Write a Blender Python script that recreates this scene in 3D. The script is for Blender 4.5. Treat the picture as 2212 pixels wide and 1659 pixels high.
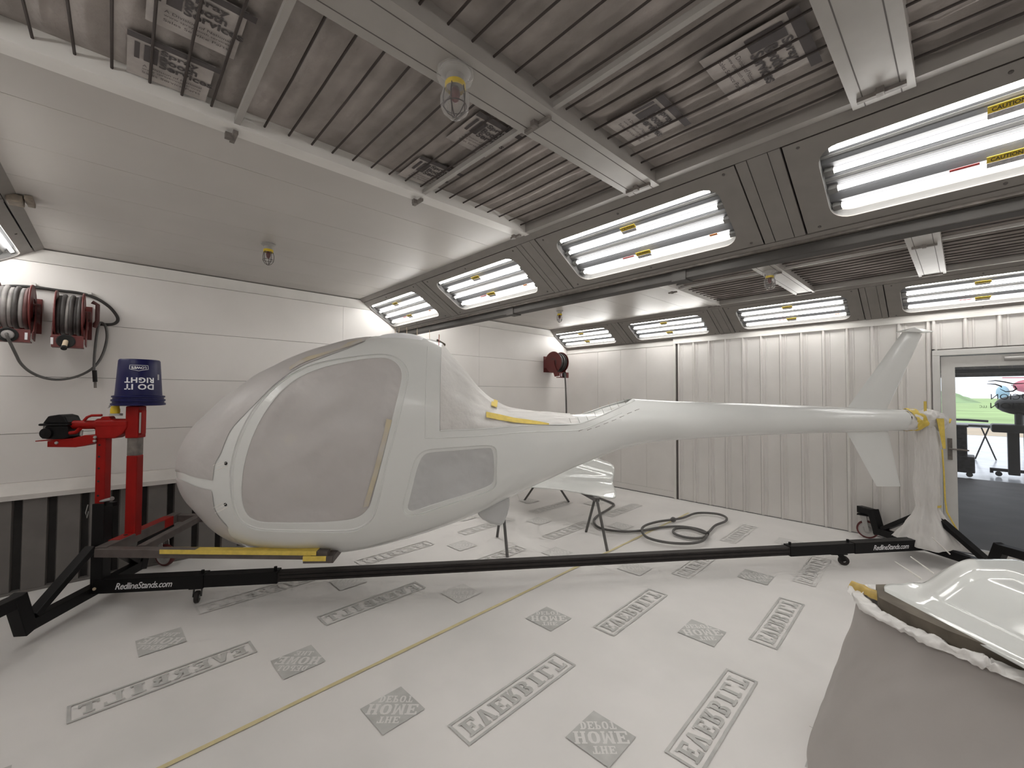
import bpy, bmesh, math, random
import numpy as np
from mathutils import Vector, Matrix, noise
from mathutils.geometry import delaunay_2d_cdt
random.seed(7)
for o in list(bpy.data.objects): bpy.data.objects.remove(o)
SC = bpy.context.scene
COL = SC.collection
V = Vector
PI = math.pi
# ------------------------------------------------------------------ camera
FPX, PITCH, ROLL, YAW, EYE = 912.0, .0256, .0037, .822, 1.65
Fw = V((-math.sin(YAW)*math.cos(PITCH), math.cos(YAW)*math.cos(PITCH), math.sin(PITCH)))
R0 = V((math.cos(YAW), math.sin(YAW), 0)); U0 = R0.cross(Fw)
Rt = R0*math.cos(ROLL) + U0*math.sin(ROLL); Up = -R0*math.sin(ROLL) + U0*math.cos(ROLL)
CAM = V((0, 0, EYE))
cam = bpy.data.cameras.new('camera'); camo = bpy.data.objects.new('camera', cam); COL.objects.link(camo)
cam.sensor_width = 36; cam.lens = FPX/2212*36; cam.clip_start = .05; cam.clip_end = 2000
camo.matrix_world = Matrix(((Rt.x, Up.x, -Fw.x, 0), (Rt.y, Up.y, -Fw.y, 0), (Rt.z, Up.z, -Fw.z, EYE), (0, 0, 0, 1)))
SC.camera = camo
# ------------------------------------------------------------------ sky, exposure
TUBE = 18.6          # radiance of the fluorescent tubes
w = bpy.data.worlds.new('overcast_sky'); SC.world = w; w.use_nodes = True
bg = w.node_tree.nodes['Background']; bg.inputs[0].default_value = (.86, .92, 1, 1); bg.inputs[1].default_value = 1.5
SC.view_settings.view_transform = 'Standard'; SC.view_settings.look = 'None'
SC.view_settings.exposure = 0; SC.view_settings.gamma = 1; SC.view_settings.use_curve_mapping = False

# ------------------------------------------------------------------ measuring: a sight line met with a real plane
def _ray(x, y): return Fw + Rt*((x-1106)/FPX) + Up*((829.5-y)/FPX)
def on_axis(x, y, i, v):
    r = _ray(x, y); return CAM + r*((v-CAM[i])/r[i])
def Px(x, y, v): return on_axis(x, y, 0, v)
def Py(x, y, v): return on_axis(x, y, 1, v)
def Pz(x, y, v): return on_axis(x, y, 2, v)
# frame of the helicopter and its stand: s along the tail, t towards the open side, z up
A0 = V((-4.192, .492, 0)); US = V((.577, .817, 0)).normalized(); NT = V((US.y, -US.x, 0))
def W(s, t, z): return A0 + US*s + NT*t + V((0, 0, z))
def ST(P): q = P-A0; return (q.dot(US), q.dot(NT), P.z)
def Pt(x, y, t):
    r = _ray(x, y); return CAM + r*(((A0+NT*t)-CAM).dot(NT)/r.dot(NT))

# ------------------------------------------------------------------ materials
def mat(name, col, rough=.5, metal=0, var=0, vscale=6, bump=0, bscale=40, spec=.5, coat=0, tint=None, tscale=2, tmin=.55, tmax=.75, emit=0):
    m = bpy.data.materials.new(name); m.use_nodes = True
    nt = m.node_tree; b = nt.nodes['Principled BSDF']
    b.inputs['Roughness'].default_value = rough; b.inputs['Metallic'].default_value = metal
    b.inputs['Specular IOR Level'].default_value = spec; b.inputs['Coat Weight'].default_value = coat
    b.inputs['Coat Roughness'].default_value = .05
    c4 = (*col, 1); b.inputs['Base Color'].default_value = c4
    tc = nt.nodes.new('ShaderNodeTexCoord')
    out = None
    if var:
        n = nt.nodes.new('ShaderNodeTexNoise'); n.inputs['Scale'].default_value = vscale; n.inputs['Detail'].default_value = 5
        nt.links.new(tc.outputs['Object'], n.inputs['Vector'])
        mr = nt.nodes.new('ShaderNodeMapRange'); mr.inputs[1].default_value = .3; mr.inputs[2].default_value = .7
        mr.inputs[3].default_value = 1-var; mr.inputs[4].default_value = 1+var*.5
        nt.links.new(n.outputs['Fac'], mr.inputs[0])
        mx = nt.nodes.new('ShaderNodeMix'); mx.data_type = 'RGBA'; mx.blend_type = 'MULTIPLY'; mx.inputs[0].default_value = 1
        mx.inputs[6].default_value = c4; nt.links.new(mr.outputs[0], mx.inputs[7]); out = mx.outputs[2]
    if tint:
        n = nt.nodes.new('ShaderNodeTexNoise'); n.inputs['Scale'].default_value = tscale; n.inputs['Detail'].default_value = 4
        nt.links.new(tc.outputs['Object'], n.inputs['Vector'])
        mr = nt.nodes.new('ShaderNodeMapRange'); mr.inputs[1].default_value = tmin; mr.inputs[2].default_value = tmax
        nt.links.new(n.outputs['Fac'], mr.inputs[0])
        mx = nt.nodes.new('ShaderNodeMix'); mx.data_type = 'RGBA'
        nt.links.new(mr.outputs[0], mx.inputs[0])
        if out: nt.links.new(out, mx.inputs[6])
        else: mx.inputs[6].default_value = c4
        mx.inputs[7].default_value = (*tint, 1); out = mx.outputs[2]
    if out: nt.links.new(out, b.inputs['Base Color'])
    if bump:
        n = nt.nodes.new('ShaderNodeTexNoise'); n.inputs['Scale'].default_value = bscale; n.inputs['Detail'].default_value = 4
        nt.links.new(tc.outputs['Object'], n.inputs['Vector'])
        bp = nt.nodes.new('ShaderNodeBump'); bp.inputs['Strength'].default_value = bump; bp.inputs['Distance'].default_value = .02
        nt.links.new(n.outputs['Fac'], bp.inputs['Height']); nt.links.new(bp.outputs[0], b.inputs['Normal'])
    if emit:
        b.inputs['Emission Color'].default_value = c4; b.inputs['Emission Strength'].default_value = emit
    return m
def film(name, col, alpha, rough=.15, gloss=.12):
    m = bpy.data.materials.new(name); m.use_nodes = True; nt = m.node_tree; nt.nodes.clear()
    o = nt.nodes.new('ShaderNodeOutputMaterial'); tr = nt.nodes.new('ShaderNodeBsdfTransparent')
    d = nt.nodes.new('ShaderNodeBsdfPrincipled'); d.inputs['Base Color'].default_value = (*col, 1); d.inputs['Roughness'].default_value = rough
    mx = nt.nodes.new('ShaderNodeMixShader'); lw = nt.nodes.new('ShaderNodeLayerWeight'); lw.inputs[0].default_value = .3
    mr = nt.nodes.new('ShaderNodeMapRange'); mr.inputs[3].default_value = alpha; mr.inputs[4].default_value = min(1, alpha+gloss*4)
    nt.links.new(lw.outputs['Facing'], mr.inputs[0]); nt.links.new(mr.outputs[0], mx.inputs[0])
    nt.links.new(tr.outputs[0], mx.inputs[1]); nt.links.new(d.outputs[0], mx.inputs[2]); nt.links.new(mx.outputs[0], o.inputs[0])
    return m
M = {}
M['wall'] = mat('white_wall_panel', (.765, .735, .71), .33, var=.05, vscale=1.5, bump=.06, bscale=1.2, spec=.45)
M['wall2'] = mat('white_ribbed_panel', (.70, .675, .65), .24, var=.06, vscale=2, bump=.10, bscale=1.6, spec=.5)
M['seam'] = mat('dark_joint', (.10, .09, .085), .8)
M['groove'] = mat('grey_joint', (.34, .32, .31), .7)
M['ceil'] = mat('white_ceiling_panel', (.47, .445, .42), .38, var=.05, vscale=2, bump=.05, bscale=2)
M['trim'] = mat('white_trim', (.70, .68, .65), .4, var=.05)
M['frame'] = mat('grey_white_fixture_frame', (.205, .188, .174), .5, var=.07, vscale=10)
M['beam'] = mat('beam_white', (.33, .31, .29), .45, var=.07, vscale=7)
M['darkbeam'] = mat('dark_beam', (.055, .05, .046), .6, var=.2)
M['filter'] = mat('filter_media', (.36, .325, .305), .95, var=.34, vscale=3.5, bump=.5, bscale=14, spec=.05, tint=(.20, .178, .168), tscale=2.3, tmin=.5, tmax=.75)
M['wire'] = mat('dark_wire', (.035, .025, .022), .6)
M['ink'] = mat('filter_ink', (.075, .065, .065), .9)
M['patch'] = mat('filter_label_ground', (.41, .375, .355), .95, var=.2, vscale=14)
M['tube'] = mat('lit_tube', (1, .985, .95), .3, emit=TUBE)
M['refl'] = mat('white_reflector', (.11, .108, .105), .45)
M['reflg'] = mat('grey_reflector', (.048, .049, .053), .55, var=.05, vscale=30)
M['glass'] = film('clear_pane', (.9, .9, .9), .03, .03, .05)
M['yellow'] = mat('yellow_label', (.62, .44, .02), .5)
M['yellowtext'] = mat('label_ink', (.05, .04, .02), .6)
M['orange'] = mat('orange_label', (.55, .17, .03), .5)
M['red_lab'] = mat('red_label', (.45, .05, .05), .5)
M['greylab'] = mat('grey_label', (.45, .44, .45), .6, var=.3, vscale=90)
M['paper'] = mat('white_floor_paper', (.78, .755, .735), .55, var=.06, vscale=1.3, bump=.10, bscale=5, spec=.3, tint=(.66, .645, .625), tscale=.9, tmin=.5, tmax=.8)
M['print'] = mat('grey_print', (.53, .525, .505), .7, var=.18, vscale=9)
M['print_w'] = mat('paper_white_print', (.73, .71, .69), .62, var=.05)
M['tape'] = mat('yellow_tape', (.70, .52, .10), .6, var=.15, vscale=25)
M['tape_floor'] = mat('faded_yellow_tape', (.67, .58, .33), .6, var=.12, vscale=9, tint=(.70, .68, .62), tscale=3, tmin=.55, tmax=.8)
M['seamline'] = mat('paper_seam', (.45, .43, .41), .7)
M['paint'] = mat('white_primer_paint', (.71, .715, .70), .24, var=.02, vscale=3, spec=.5, bump=.012, bscale=50, coat=.25)
M['film'] = mat('masking_film', (.50, .475, .465), .42, var=.05, vscale=5, bump=.15, bscale=14, tint=(.60, .56, .42), tscale=1.6, tmin=.62, tmax=.85)
M['film2'] = mat('grey_masking_film', (.50, .50, .50), .42, var=.05, vscale=5, bump=.15, bscale=14)
M['plastic'] = mat('milky_plastic_sheet', (.66, .64, .62), .35, var=.08, vscale=6, bump=.35, bscale=14)
M['plastic_t'] = film('thin_plastic_sheet', (.74, .715, .69), .80, .3, .06)
M['pick'] = mat('pale_wood', (.62, .50, .36), .6)
M['pickw'] = mat('white_wire', (.78, .74, .70), .5)
M['pickd'] = mat('grey_wire', (.25, .23, .22), .5)
M['hole'] = mat('black_hole', (.012, .012, .012), .8)
M['black'] = mat('black_powder_coat', (.006, .0055, .006), .42, var=.2, spec=.22)
M['boom'] = mat('dark_bare_steel', (.030, .025, .024), .5, metal=.1, var=.25, vscale=12, spec=.3)
M['steel'] = mat('rusty_grey_steel', (.115, .095, .088), .5, metal=.3, var=.25, vscale=12)
M['red'] = mat('red_paint', (.29, .006, .004), .45, var=.15, vscale=8, spec=.22)
M['grime'] = mat('worn_grey_metal', (.17, .15, .135), .6, var=.35, vscale=22)
M['redw'] = mat('dark_red_wheel', (.09, .010, .010), .45)
M['hub'] = mat('grey_hub', (.42, .41, .40), .45, metal=.3)
M['chrome'] = mat('chrome', (.7, .7, .7), .2, metal=1)
M['blue'] = mat('blue_plastic', (.004, .004, .058), .4, var=.1, spec=.3)
M['white'] = mat('white_print', (.80, .80, .82), .5)
M['reel'] = mat('dark_red_reel', (.135, .022, .020), .42, var=.15)
M['reeldk'] = mat('dirty_red_reel', (.105, .036, .033), .5, var=.3, vscale=14)
M['hose_l'] = mat('overspray_white_hose', (.36, .34, .33), .6, var=.4, vscale=9)
M['hose_d'] = mat('dark_grey_hose', (.075, .068, .066), .5, var=.4, vscale=9)
M['hose'] = mat('black_hose', (.035, .032, .030), .5)
M['hose_g'] = mat('grey_hose', (.115, .11, .105), .5, var=.2, vscale=8)
M['corr'] = mat('grey_steel_strip', (.165, .152, .142), .6, var=.14, vscale=4, tint=(.20, .183, .172), tscale=3)
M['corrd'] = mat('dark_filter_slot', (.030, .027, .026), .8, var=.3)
M['ledge'] = mat('dusty_white_ledge', (.66, .63, .60), .5, var=.1, vscale=5)
M['gloss'] = mat('glossy_white_panel', (.70, .71, .69), .08, spec=.6, coat=.6)
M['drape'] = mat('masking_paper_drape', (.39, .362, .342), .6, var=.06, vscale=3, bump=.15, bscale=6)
M['brown'] = mat('brown_shadowed_foam', (.13, .11, .085), .8, var=.3, vscale=12)  # foam brown darkened to hold the shadow under the door shell
M['gold'] = mat('amber_tape', (.55, .38, .10), .35, var=.3, vscale=20)
M['leg'] = mat('dark_stand_leg', (.10, .095, .092), .5, var=.15)
M['globe'] = film('clear_globe', (.6, .58, .56), .04, .06, .09)
M['bag'] = film('crinkled_bag', (.62, .60, .59), .07, .12, .13)
M['lampmetal'] = mat('lamp_guard_metal', (.05, .04, .038), .4, metal=.4)
M['lampbase'] = mat('lamp_base', (.30, .285, .27), .45)
M['bulb'] = mat('reddish_bulb', (.09, .02, .02), .3)
M['stain'] = mat('rust_stained_box', (.22, .18, .14), .7, var=.5, vscale=18)
M['hfloor'] = mat('dark_concrete', (.10, .092, .09), .6, var=.3, vscale=2, bump=.1, bscale=4)
M['hwall'] = mat('hangar_dark', (.10, .095, .09), .8)
M['brick'] = mat('grey_insulation_block', (.40, .37, .34), .8, var=.2)
M['mortar'] = mat('pale_joint', (.70, .67, .63), .8)
M['apron'] = mat('wet_apron', (.62, .63, .66), .18, var=.22, vscale=1.6, bump=.25, bscale=3, spec=.7)
M['road'] = mat('asphalt_road', (.30, .30, .31), .9)
M['dirt'] = mat('sandy_verge', (.62, .50, .36), .9, var=.15, vscale=.4)
M['grass'] = mat('green_grass', (.42, .58, .24), .9, var=.3, vscale=.12)
M['hill'] = mat('green_hill', (.32, .46, .22), .9, var=.3, vscale=.1)
M['sil'] = mat('near_black_machine', (.02, .02, .021), .5, var=.4, vscale=10)
M['cart'] = mat('dark_speckled_plastic', (.045, .045, .05), .5, var=.6, vscale=22)
M['pink'] = mat('pink_red_shell', (.70, .20, .25), .5)
M['lblue'] = mat('pale_blue_shell', (.40, .62, .72), .5)
M['doorw'] = mat('white_door_frame', (.62, .61, .59), .4, var=.05)
M['vinyl'] = mat('black_vinyl', (.02, .02, .022), .6)

# ------------------------------------------------------------------ building helpers
ORG = {}
def link(o, parent=None):
    COL.objects.link(o)
    if parent is not None: o.parent = parent
    return o
def thing(name, label, cat, loc=(0, 0, 0), group=None):
    o = bpy.data.objects.new(name, None); o.empty_display_size = .1; link(o); o.location = loc
    o['label'] = label; o['category'] = cat
    if group: o['group'] = group
    ORG[o.name] = V(loc); return o
def tag(o, label, cat, group=None):
    o['label'] = label; o['category'] = cat
    if group: o['group'] = group
    return o
class MB:
    def __init__(s): s.v = []; s.f = []
    def add(s, vs, fs):
        k = len(s.v); s.v += [V(p) for p in vs]; s.f += [tuple(i+k for i in f) for f in fs]; return s
    def box(s, c, d, ax=None):
        c = V(c); e = ax or (V((1, 0, 0)), V((0, 1, 0)), V((0, 0, 1)))
        h = [e[i]*(d[i]/2) for i in range(3)]
        vs = [c+h[0]*a+h[1]*b+h[2]*g for a in (-1, 1) for b in (-1, 1) for g in (-1, 1)]
        return s.add(vs, [(0, 1, 3, 2), (4, 6, 7, 5), (0, 4, 5, 1), (2, 3, 7, 6), (0, 2, 6, 4), (1, 5, 7, 3)])
    def bb(s, x0, x1, y0, y1, z0, z1): return s.box(((x0+x1)/2, (y0+y1)/2, (z0+z1)/2), (abs(x1-x0), abs(y1-y0), abs(z1-z0)))
    def bar(s, p0, p1, w, h, up=V((0, 0, 1))):
        p0 = V(p0); p1 = V(p1); d = p1-p0; L = d.length; d.normalize(); sd = d.cross(up)
        if sd.length < 1e-4: sd = d.cross(V((1, 0, 0)))
        sd.normalize(); u = sd.cross(d)
        return s.box((p0+p1)/2, (L, w, h), (d, sd, u))
    def tube(s, pts, r, n=8, closed=False):
        pts = [V(p) for p in pts]; N = len(pts); rs = r if isinstance(r, (list, tuple)) else [r]*N
        vs = []; fs = []; prev = None
        for i in range(N):
            a = pts[(i-1) % N] if (closed or i) else pts[0]; b = pts[(i+1) % N] if (closed or i < N-1) else pts[-1]
            d = (b-a).normalized()
            if prev is None: e = d.orthogonal().normalized()
            else:
                e = prev - d*prev.dot(d); e.normalize()
            prev = e; g = d.cross(e)
            for k in range(n):
                t = 2*PI*k/n; vs.append(pts[i]+(e*math.cos(t)+g*math.sin(t))*rs[i])
        for i in range(N if closed else N-1):
            j = (i+1) % N
            for k in range(n): fs.append((i*n+k, i*n+(k+1) % n, j*n+(k+1) % n, j*n+k))
        if not closed: fs += [tuple(range(n-1, -1, -1)), tuple((N-1)*n+k for k in range(n))]
        return s.add(vs, fs)
    def cyl(s, p0, p1, r0, r1=None, n=20): return s.tube([p0, p1], [r0, r0 if r1 is None else r1], n)
    def lathe(s, prof, o, ax, n=24):
        o = V(o); ax = V(ax).normalized(); e = ax.orthogonal().normalized(); g = ax.cross(e); m = len(prof); vs = []; fs = []
        for r, h in prof:
            for k in range(n):
                t = 2*PI*k/n; vs.append(o+ax*h+(e*math.cos(t)+g*math.sin(t))*max(r, 1e-4))
        for i in range(m-1):
            for k in range(n): fs.append((i*n+k, i*n+(k+1) % n, (i+1)*n+(k+1) % n, (i+1)*n+k))
        return s.add(vs, fs)
    def prism(s, pts, dep):
        pts = [V(p) for p in pts]; n = len(pts); d = V(dep)
        vs = pts+[p+d for p in pts]
        return s.add(vs, [tuple(range(n-1, -1, -1)), tuple(range(n, 2*n))]+[(i, (i+1) % n, n+(i+1) % n, n+i) for i in range(n)])
    def grid(s, fn, nu, nv):
        vs = [fn(i/(nu-1), j/(nv-1)) for i in range(nu) for j in range(nv)]
        return s.add(vs, [(i*nv+j, (i+1)*nv+j, (i+1)*nv+j+1, i*nv+j+1) for i in range(nu-1) for j in range(nv-1)])
    def build(s, name, m, parent=None, smooth=0, bevel=0, solid=0, kind=None, label=None):
        o0 = ORG.get(parent.name, V((0, 0, 0))) if parent is not None else V((0, 0, 0))
        me = bpy.data.meshes.new(name); me.from_pydata([p-o0 for p in s.v], [], s.f)
        bm = bmesh.new(); bm.from_mesh(me); bmesh.ops.recalc_face_normals(bm, faces=bm.faces); bm.to_mesh(me); bm.free()
        me.materials.append(M[m] if isinstance(m, str) else m)
        if smooth:
            me.polygons.foreach_set('use_smooth', [True]*len(me.polygons)); me.set_sharp_from_angle(angle=math.radians(smooth))
        me.update()
        o = bpy.data.objects.new(name, me); link(o, parent); ORG[o.name] = o0
        if bevel:
            b = o.modifiers.new('bevel', 'BEVEL'); b.width = bevel; b.segments = 2; b.limit_method = 'ANGLE'
        if solid:
            b = o.modifiers.new('solid', 'SOLIDIFY'); b.thickness = solid; b.offset = 0
        if kind: o['kind'] = kind
        if label: o['label'] = label
        return o
def struct(name, mb, m, **k): return mb.build(name, m, kind='structure', **k)
def kids(o): return [c for c in bpy.data.objects if c.parent == o]
CH = {}
def copy_tree(o, parent=None, label=None):
    c = o.copy(); COL.objects.link(c)
    if parent is not None: c.parent = parent
    if label: c['label'] = label
    for ch in kids(o): copy_tree(ch, c)
    return c
_dg = None
_tc = {}
def text_mesh(txt, shear=0, offset=0, space=1):
    k = (txt, shear, offset, space)
    if k in _tc: return _tc[k]
    cu = bpy.data.curves.new('t', 'FONT'); cu.body = txt; cu.size = 1; cu.align_x = 'CENTER'; cu.shear = shear; cu.offset = offset
    cu.space_character = space; cu.resolution_u = 3
    ob = bpy.data.objects.new('t', cu); COL.objects.link(ob)
    dg = bpy.context.evaluated_depsgraph_get(); me = bpy.data.meshes.new_from_object(ob.evaluated_get(dg))
    vs = [v.co.copy() for v in me.vertices]; fs = [tuple(p.vertices) for p in me.polygons]
    bpy.data.objects.remove(ob); bpy.data.curves.remove(cu); bpy.data.meshes.remove(me)
    x0 = min(v.x for v in vs); x1 = max(v.x for v in vs); y0 = min(v.y for v in vs); y1 = max(v.y for v in vs)
    vs = [((v.x-x0)/(x1-x0)-.5, (v.y-y0)/(y1-y0)-.5) for v in vs]          # unit box, centred
    _tc[k] = (vs, fs); return _tc[k]
def put_text(mb, txt, c, ex, ey, wid, hei, fn=None, **k):
    vs, fs = text_mesh(txt, **k); c = V(c) if fn is None else c
    if fn: mb.add([fn(x*wid, y*hei) for x, y in vs], fs)
    else: mb.add([c+V(ex)*(x*wid)+V(ey)*(y*hei) for x, y in vs], fs)
# slab-serif capitals as polygons on a 0..1 x 0..1 cell
SLAB = {
 'E': [[(0, 0), (1, 0), (1, .3), (.86, .3), (.82, .14), (.42, .14), (.42, .43), (.6, .43), (.6, .33), (.72, .33), (.72, .67), (.6, .67), (.6, .57), (.42, .57), (.42, .86), (.82, .86), (.86, .7), (1, .7), (1, 1), (0, 1), (0, .88), (.14, .88), (.14, .12), (0, .12)]],
 'V': [[(.36, 0), (.64, 0), (.94, .88), (1.02, .88), (1.02, 1), (.6, 1), (.6, .88), (.7, .88), (.53, .3), (.36, .88), (.46, .88), (.46, 1), (-.02, 1), (-.02, .88), (.06, .88)]],
 'R': [[(0, 0), (.55, 0), (.55, .12), (.42, .12), (.42, .42), (.14, .42), (.14, .12), (0, .12)], [(.14, .42), (.42, .42), (.42, .86), (.14, .86)], [(0, .88), (0, 1), (.6, 1), (.85, .93), (.92, .75), (.85, .55), (.65, .46), (.42, .42), (.42, .54), (.58, .57), (.65, .72), (.6, .84), (.5, .87)], [(.45, .44), (.68, .46), (.9, .12), (1, .12), (1, 0), (.72, 0)]],
 'B': [[(0, 0), (.42, 0), (.42, 1), (0, 1), (0, .88), (.14, .88), (.14, .12), (0, .12)], [(.42, .86), (.55, .84), (.62, .74), (.55, .6), (.42, .56), (.42, .46), (.7, .5), (.88, .62), (.9, .8), (.8, .95), (.6, 1), (.42, 1)], [(.42, 0), (.65, 0), (.9, .08), (.98, .27), (.88, .44), (.7, .5), (.42, .52), (.42, .44), (.58, .42), (.66, .28), (.58, .15), (.42, .14)]],
 'I': [[(.12, 0), (.88, 0), (.88, .12), (.7, .12), (.7, .88), (.88, .88), (.88, 1), (.12, 1), (.12, .88), (.3, .88), (.3, .12), (.12, .12)]],
 'L': [[(0, 0), (1, 0), (1, .36), (.86, .36), (.82, .14), (.42, .14), (.42, .88), (.58, .88), (.58, 1), (0, 1), (0, .88), (.14, .88), (.14, .12), (0, .12)]],
 'T': [[(.22, 0), (.78, 0), (.78, .12), (.64, .12), (.64, .86), (.84, .86), (.88, .68), (1, .68), (1, 1), (0, 1), (0, .68), (.12, .68), (.16, .86), (.36, .86), (.36, .12), (.22, .12)]],
}
SLAB['H'] = [[(0, 0), (.44, 0), (.44, .12), (.36, .12), (.36, .44), (.64, .44), (.64, .12), (.56, .12), (.56, 0), (1, 0), (1, .12), (.9, .12), (.9, .88), (1, .88), (1, 1), (.56, 1), (.56, .88), (.64, .88), (.64, .57), (.36, .57), (.36, .88), (.44, .88), (.44, 1), (0, 1), (0, .88), (.1, .88), (.1, .12), (0, .12)]]
SLAB['O'] = [[(.5, 0), (.2, .06), (.03, .3), (.03, .7), (.2, .94), (.5, 1), (.5, .87), (.36, .8), (.31, .6), (.31, .4), (.36, .2), (.5, .13)], [(.5, 0), (.5, .13), (.64, .2), (.69, .4), (.69, .6), (.64, .8), (.5, .87), (.5, 1), (.8, .94), (.97, .7), (.97, .3), (.8, .06)]]
SLAB['M'] = [[(0, 0), (.34, 0), (.34, .12), (.26, .12), (.26, .7), (.5, .1), (.74, .7), (.74, .12), (.66, .12), (.66, 0), (1, 0), (1, .12), (.94, .12), (.94, .88), (1, .88), (1, 1), (.7, 1), (.5, .5), (.3, 1), (0, 1), (0, .88), (.08, .88), (.08, .12), (0, .12)]]
SLAB['D'] = [[(0, 0), (.42, 0), (.42, 1), (0, 1), (0, .88), (.14, .88), (.14, .12), (0, .12)], [(.42, 0), (.7, .05), (.93, .25), (.97, .5), (.93, .75), (.7, .95), (.42, 1), (.42, .86), (.58, .8), (.67, .6), (.67, .4), (.58, .2), (.42, .14)]]
SLAB['P'] = [[(0, 0), (.55, 0), (.55, .12), (.42, .12), (.42, .42), (.14, .42), (.14, .12), (0, .12)], SLAB['R'][1], SLAB['R'][2]]
def slab_text(mb, word, o, ex, ey, wid, hei, gap=.18):
    n = len(word); cw = wid/(n+(n-1)*gap)
    for i, ch in enumerate(word):
        for poly in SLAB[ch]:
            mb.add([V(o)+V(ex)*((i*(1+gap)+x)*cw)+V(ey)*(y*hei) for x, y in poly], [tuple(range(len(poly)))])

# ------------------------------------------------------------------ the room
X0, X1, YL, YR, ZC = -5.42, 4.6, -1.07, 6.54, 2.89
ZB = 2.535
YA, YB, YC, YD = 2.27, 2.84, 2.96, 3.53       # light soffit between the bays
YT = 5.97                                      # top of the light slope on the right wall
fl = MB().bb(X0-.3, X1, YL-.1, YR+.02, -.12, -.004)
struct('floor', fl, 'seamline'); FLOOR = bpy.data.objects['floor']
SK = V((-.042, .999, 0)).normalized(); SX = V((SK.y, -SK.x, 0))
def seam_x(y): return -2.43-.042*y
mb = MB()
for a, b, z in ((None, 0, 0), (0, None, .0012)):
    def rollf(i, j, a=a, b=b, z=z):
        y = YL+(YR-YL)*j
        x0 = X0+.085 if a is None else seam_x(y)-.02; x1 = seam_x(y) if b is not None else X1
        x = x0+(x1-x0)*i
        return V((x, y, z+.0016*noise.noise(V((x*1.7, y*1.7, 3)))))
    MB().grid(rollf, 60, 80).build('paper_roll', 'paper', FLOOR, smooth=60)
MB().grid(lambda i, j: V((seam_x(YL+.05+6.9*j)+(i-.5)*(.028+.010*noise.noise(V((j*30, 1, 0))))+.004*noise.noise(V((j*9, 7, 0))), YL+.05+6.9*j, .0062)), 2, 90).build('masking_tape', 'tape_floor', FLOOR)
for px, y0, l in ((-.56, 2.55, .45), (-3.2, 3.4, .9), (-1.6, -.2, .4)):
    MB().grid(lambda i, j: V((px+l*j, y0+.02*j+(i-.5)*.004, .0055)), 2, 6).build('paper_crease', 'seamline', FLOOR)
# printed marks on the underside of the paper, seen mirrored through it
M['print_faded'] = mat('overspray_faded_print', (.655, .64, .62), .65, var=.10, vscale=9)
def pm(c):
    return 'print_faded' if ST(V((c[0], c[1], 0)))[1] < .15 else 'print'
def print_ev(c, sg):
    ink = pm(c); eu = SK*sg; ev = SX*sg; c = V((c[0], c[1], .0062)); L, Hh = .84, .172
    fr = MB()
    def q(u, v): return c+eu*u+ev*v
    for (u0, u1, v0, v1) in ((-L/2, L/2, -Hh/2, -Hh/2+.014), (-L/2, L/2, Hh/2-.014, Hh/2), (-L/2, -L/2+.014, -Hh/2+.014, Hh/2-.014), (L/2-.014, L/2, -Hh/2+.014, Hh/2-.014)):
        fr.add([q(u0, v0), q(u1, v0), q(u1, v1), q(u0, v1)], [(0, 1, 2, 3)])
    slab_text(fr, 'EVERBILT', q(-L/2+.04, -Hh/2+.034), eu, ev, L-.08, Hh-.068)
    fr.build('printed_mark', ink, FLOOR)
def print_hd(c, sg):
    ink = pm(c); eu = SK*sg; ev = SX*sg; c = V((c[0], c[1], .0058)); a = .12
    m1 = MB(); m1.add([c+eu*x+ev*y for x, y in ((-a, -a), (a, -a), (a, a), (-a, a))], [(0, 1, 2, 3)])
    o = m1.build('printed_mark', ink, FLOOR)
    d1 = (eu+ev).normalized(); d2 = (ev-eu).normalized(); c2 = c+V((0, 0, .0008)); m2 = MB()
    for t, yc, wd, hh in (('THE', .076, .11, .044), ('HOME', .004, .262, .074), ('DEPOT', -.070, .180, .050)):
        slab_text(m2, t, c2-d1*(wd/2)+d2*(yc-hh/2), d1, d2, wd, hh, .10)
    m2.build('print_lettering', 'print_w', o)
PY = V((-.053, 1.27, 0))
def rep(c, ks): return [(c[0]+PY.x*k, c[1]+PY.y*k) for k in ks]
for c in rep((-1.715, 1.65), (-1, 0, 1, 2, 3)) + rep((-.91, 2.3), (-1, 0, 1, 2)): print_ev(c, 1)
for c in rep((-2.07, 1.08), (-1, 0, 1, 2, 3)) + rep((-1.225, 1.73), (-1, 0, 1, 2, 3)) + rep((-.40, 2.385), (0,)): print_hd(c, 1)
for c in rep((-3.175, .255), (0, 1, 2, 3, 4)) + rep((-4.02, .88), (0, 1, 2, 3)): print_ev(c, -1)
for c in rep((-2.83, .84), (-1, 0, 1, 2, 3)) + rep((-3.67, .235), (0, 1, 2, 3, 4)) + rep((-4.5, .88), (1, 2, 3)): print_hd(c, -1)

# back wall (reels, ledge, dark slotted base)
wb = struct('wall_back', MB().bb(X0-.16, X0-.03, YL-.1, YR+.1, 0, ZC+.1), 'seam')
zs = [.90, 1.308, 1.79, 2.274, 2.775]
for y0, y1 in ((YL, 2.08), (2.08, 4.3), (4.3, YR)):
    for z0, z1 in zip(zs, zs[1:]):
        MB().bb(X0-.03, X0, y0+.001, y1-.001, z0+.0018, z1-.0018).build('panel', 'wall', wb)
MB().prism([(X0-.02, YL, 2.777), (X0, YL, 2.777), (X0+.05, YL, ZC-.01), (X0-.02, YL, ZC)], (0, YR-YL, 0)).build('cove', 'trim', wb)
MB().prism([(X0-.03, YL, .90), (X0+.002, YL, .90), (-5.30, YL, .812), (-5.30, YL, .772), (-5.345, YL, .768), (X0-.03, YL, .768)], (0, YR-YL, 0)).build('ledge', 'ledge', wb)
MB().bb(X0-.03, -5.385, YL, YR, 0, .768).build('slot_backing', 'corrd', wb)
y = -.961
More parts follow.
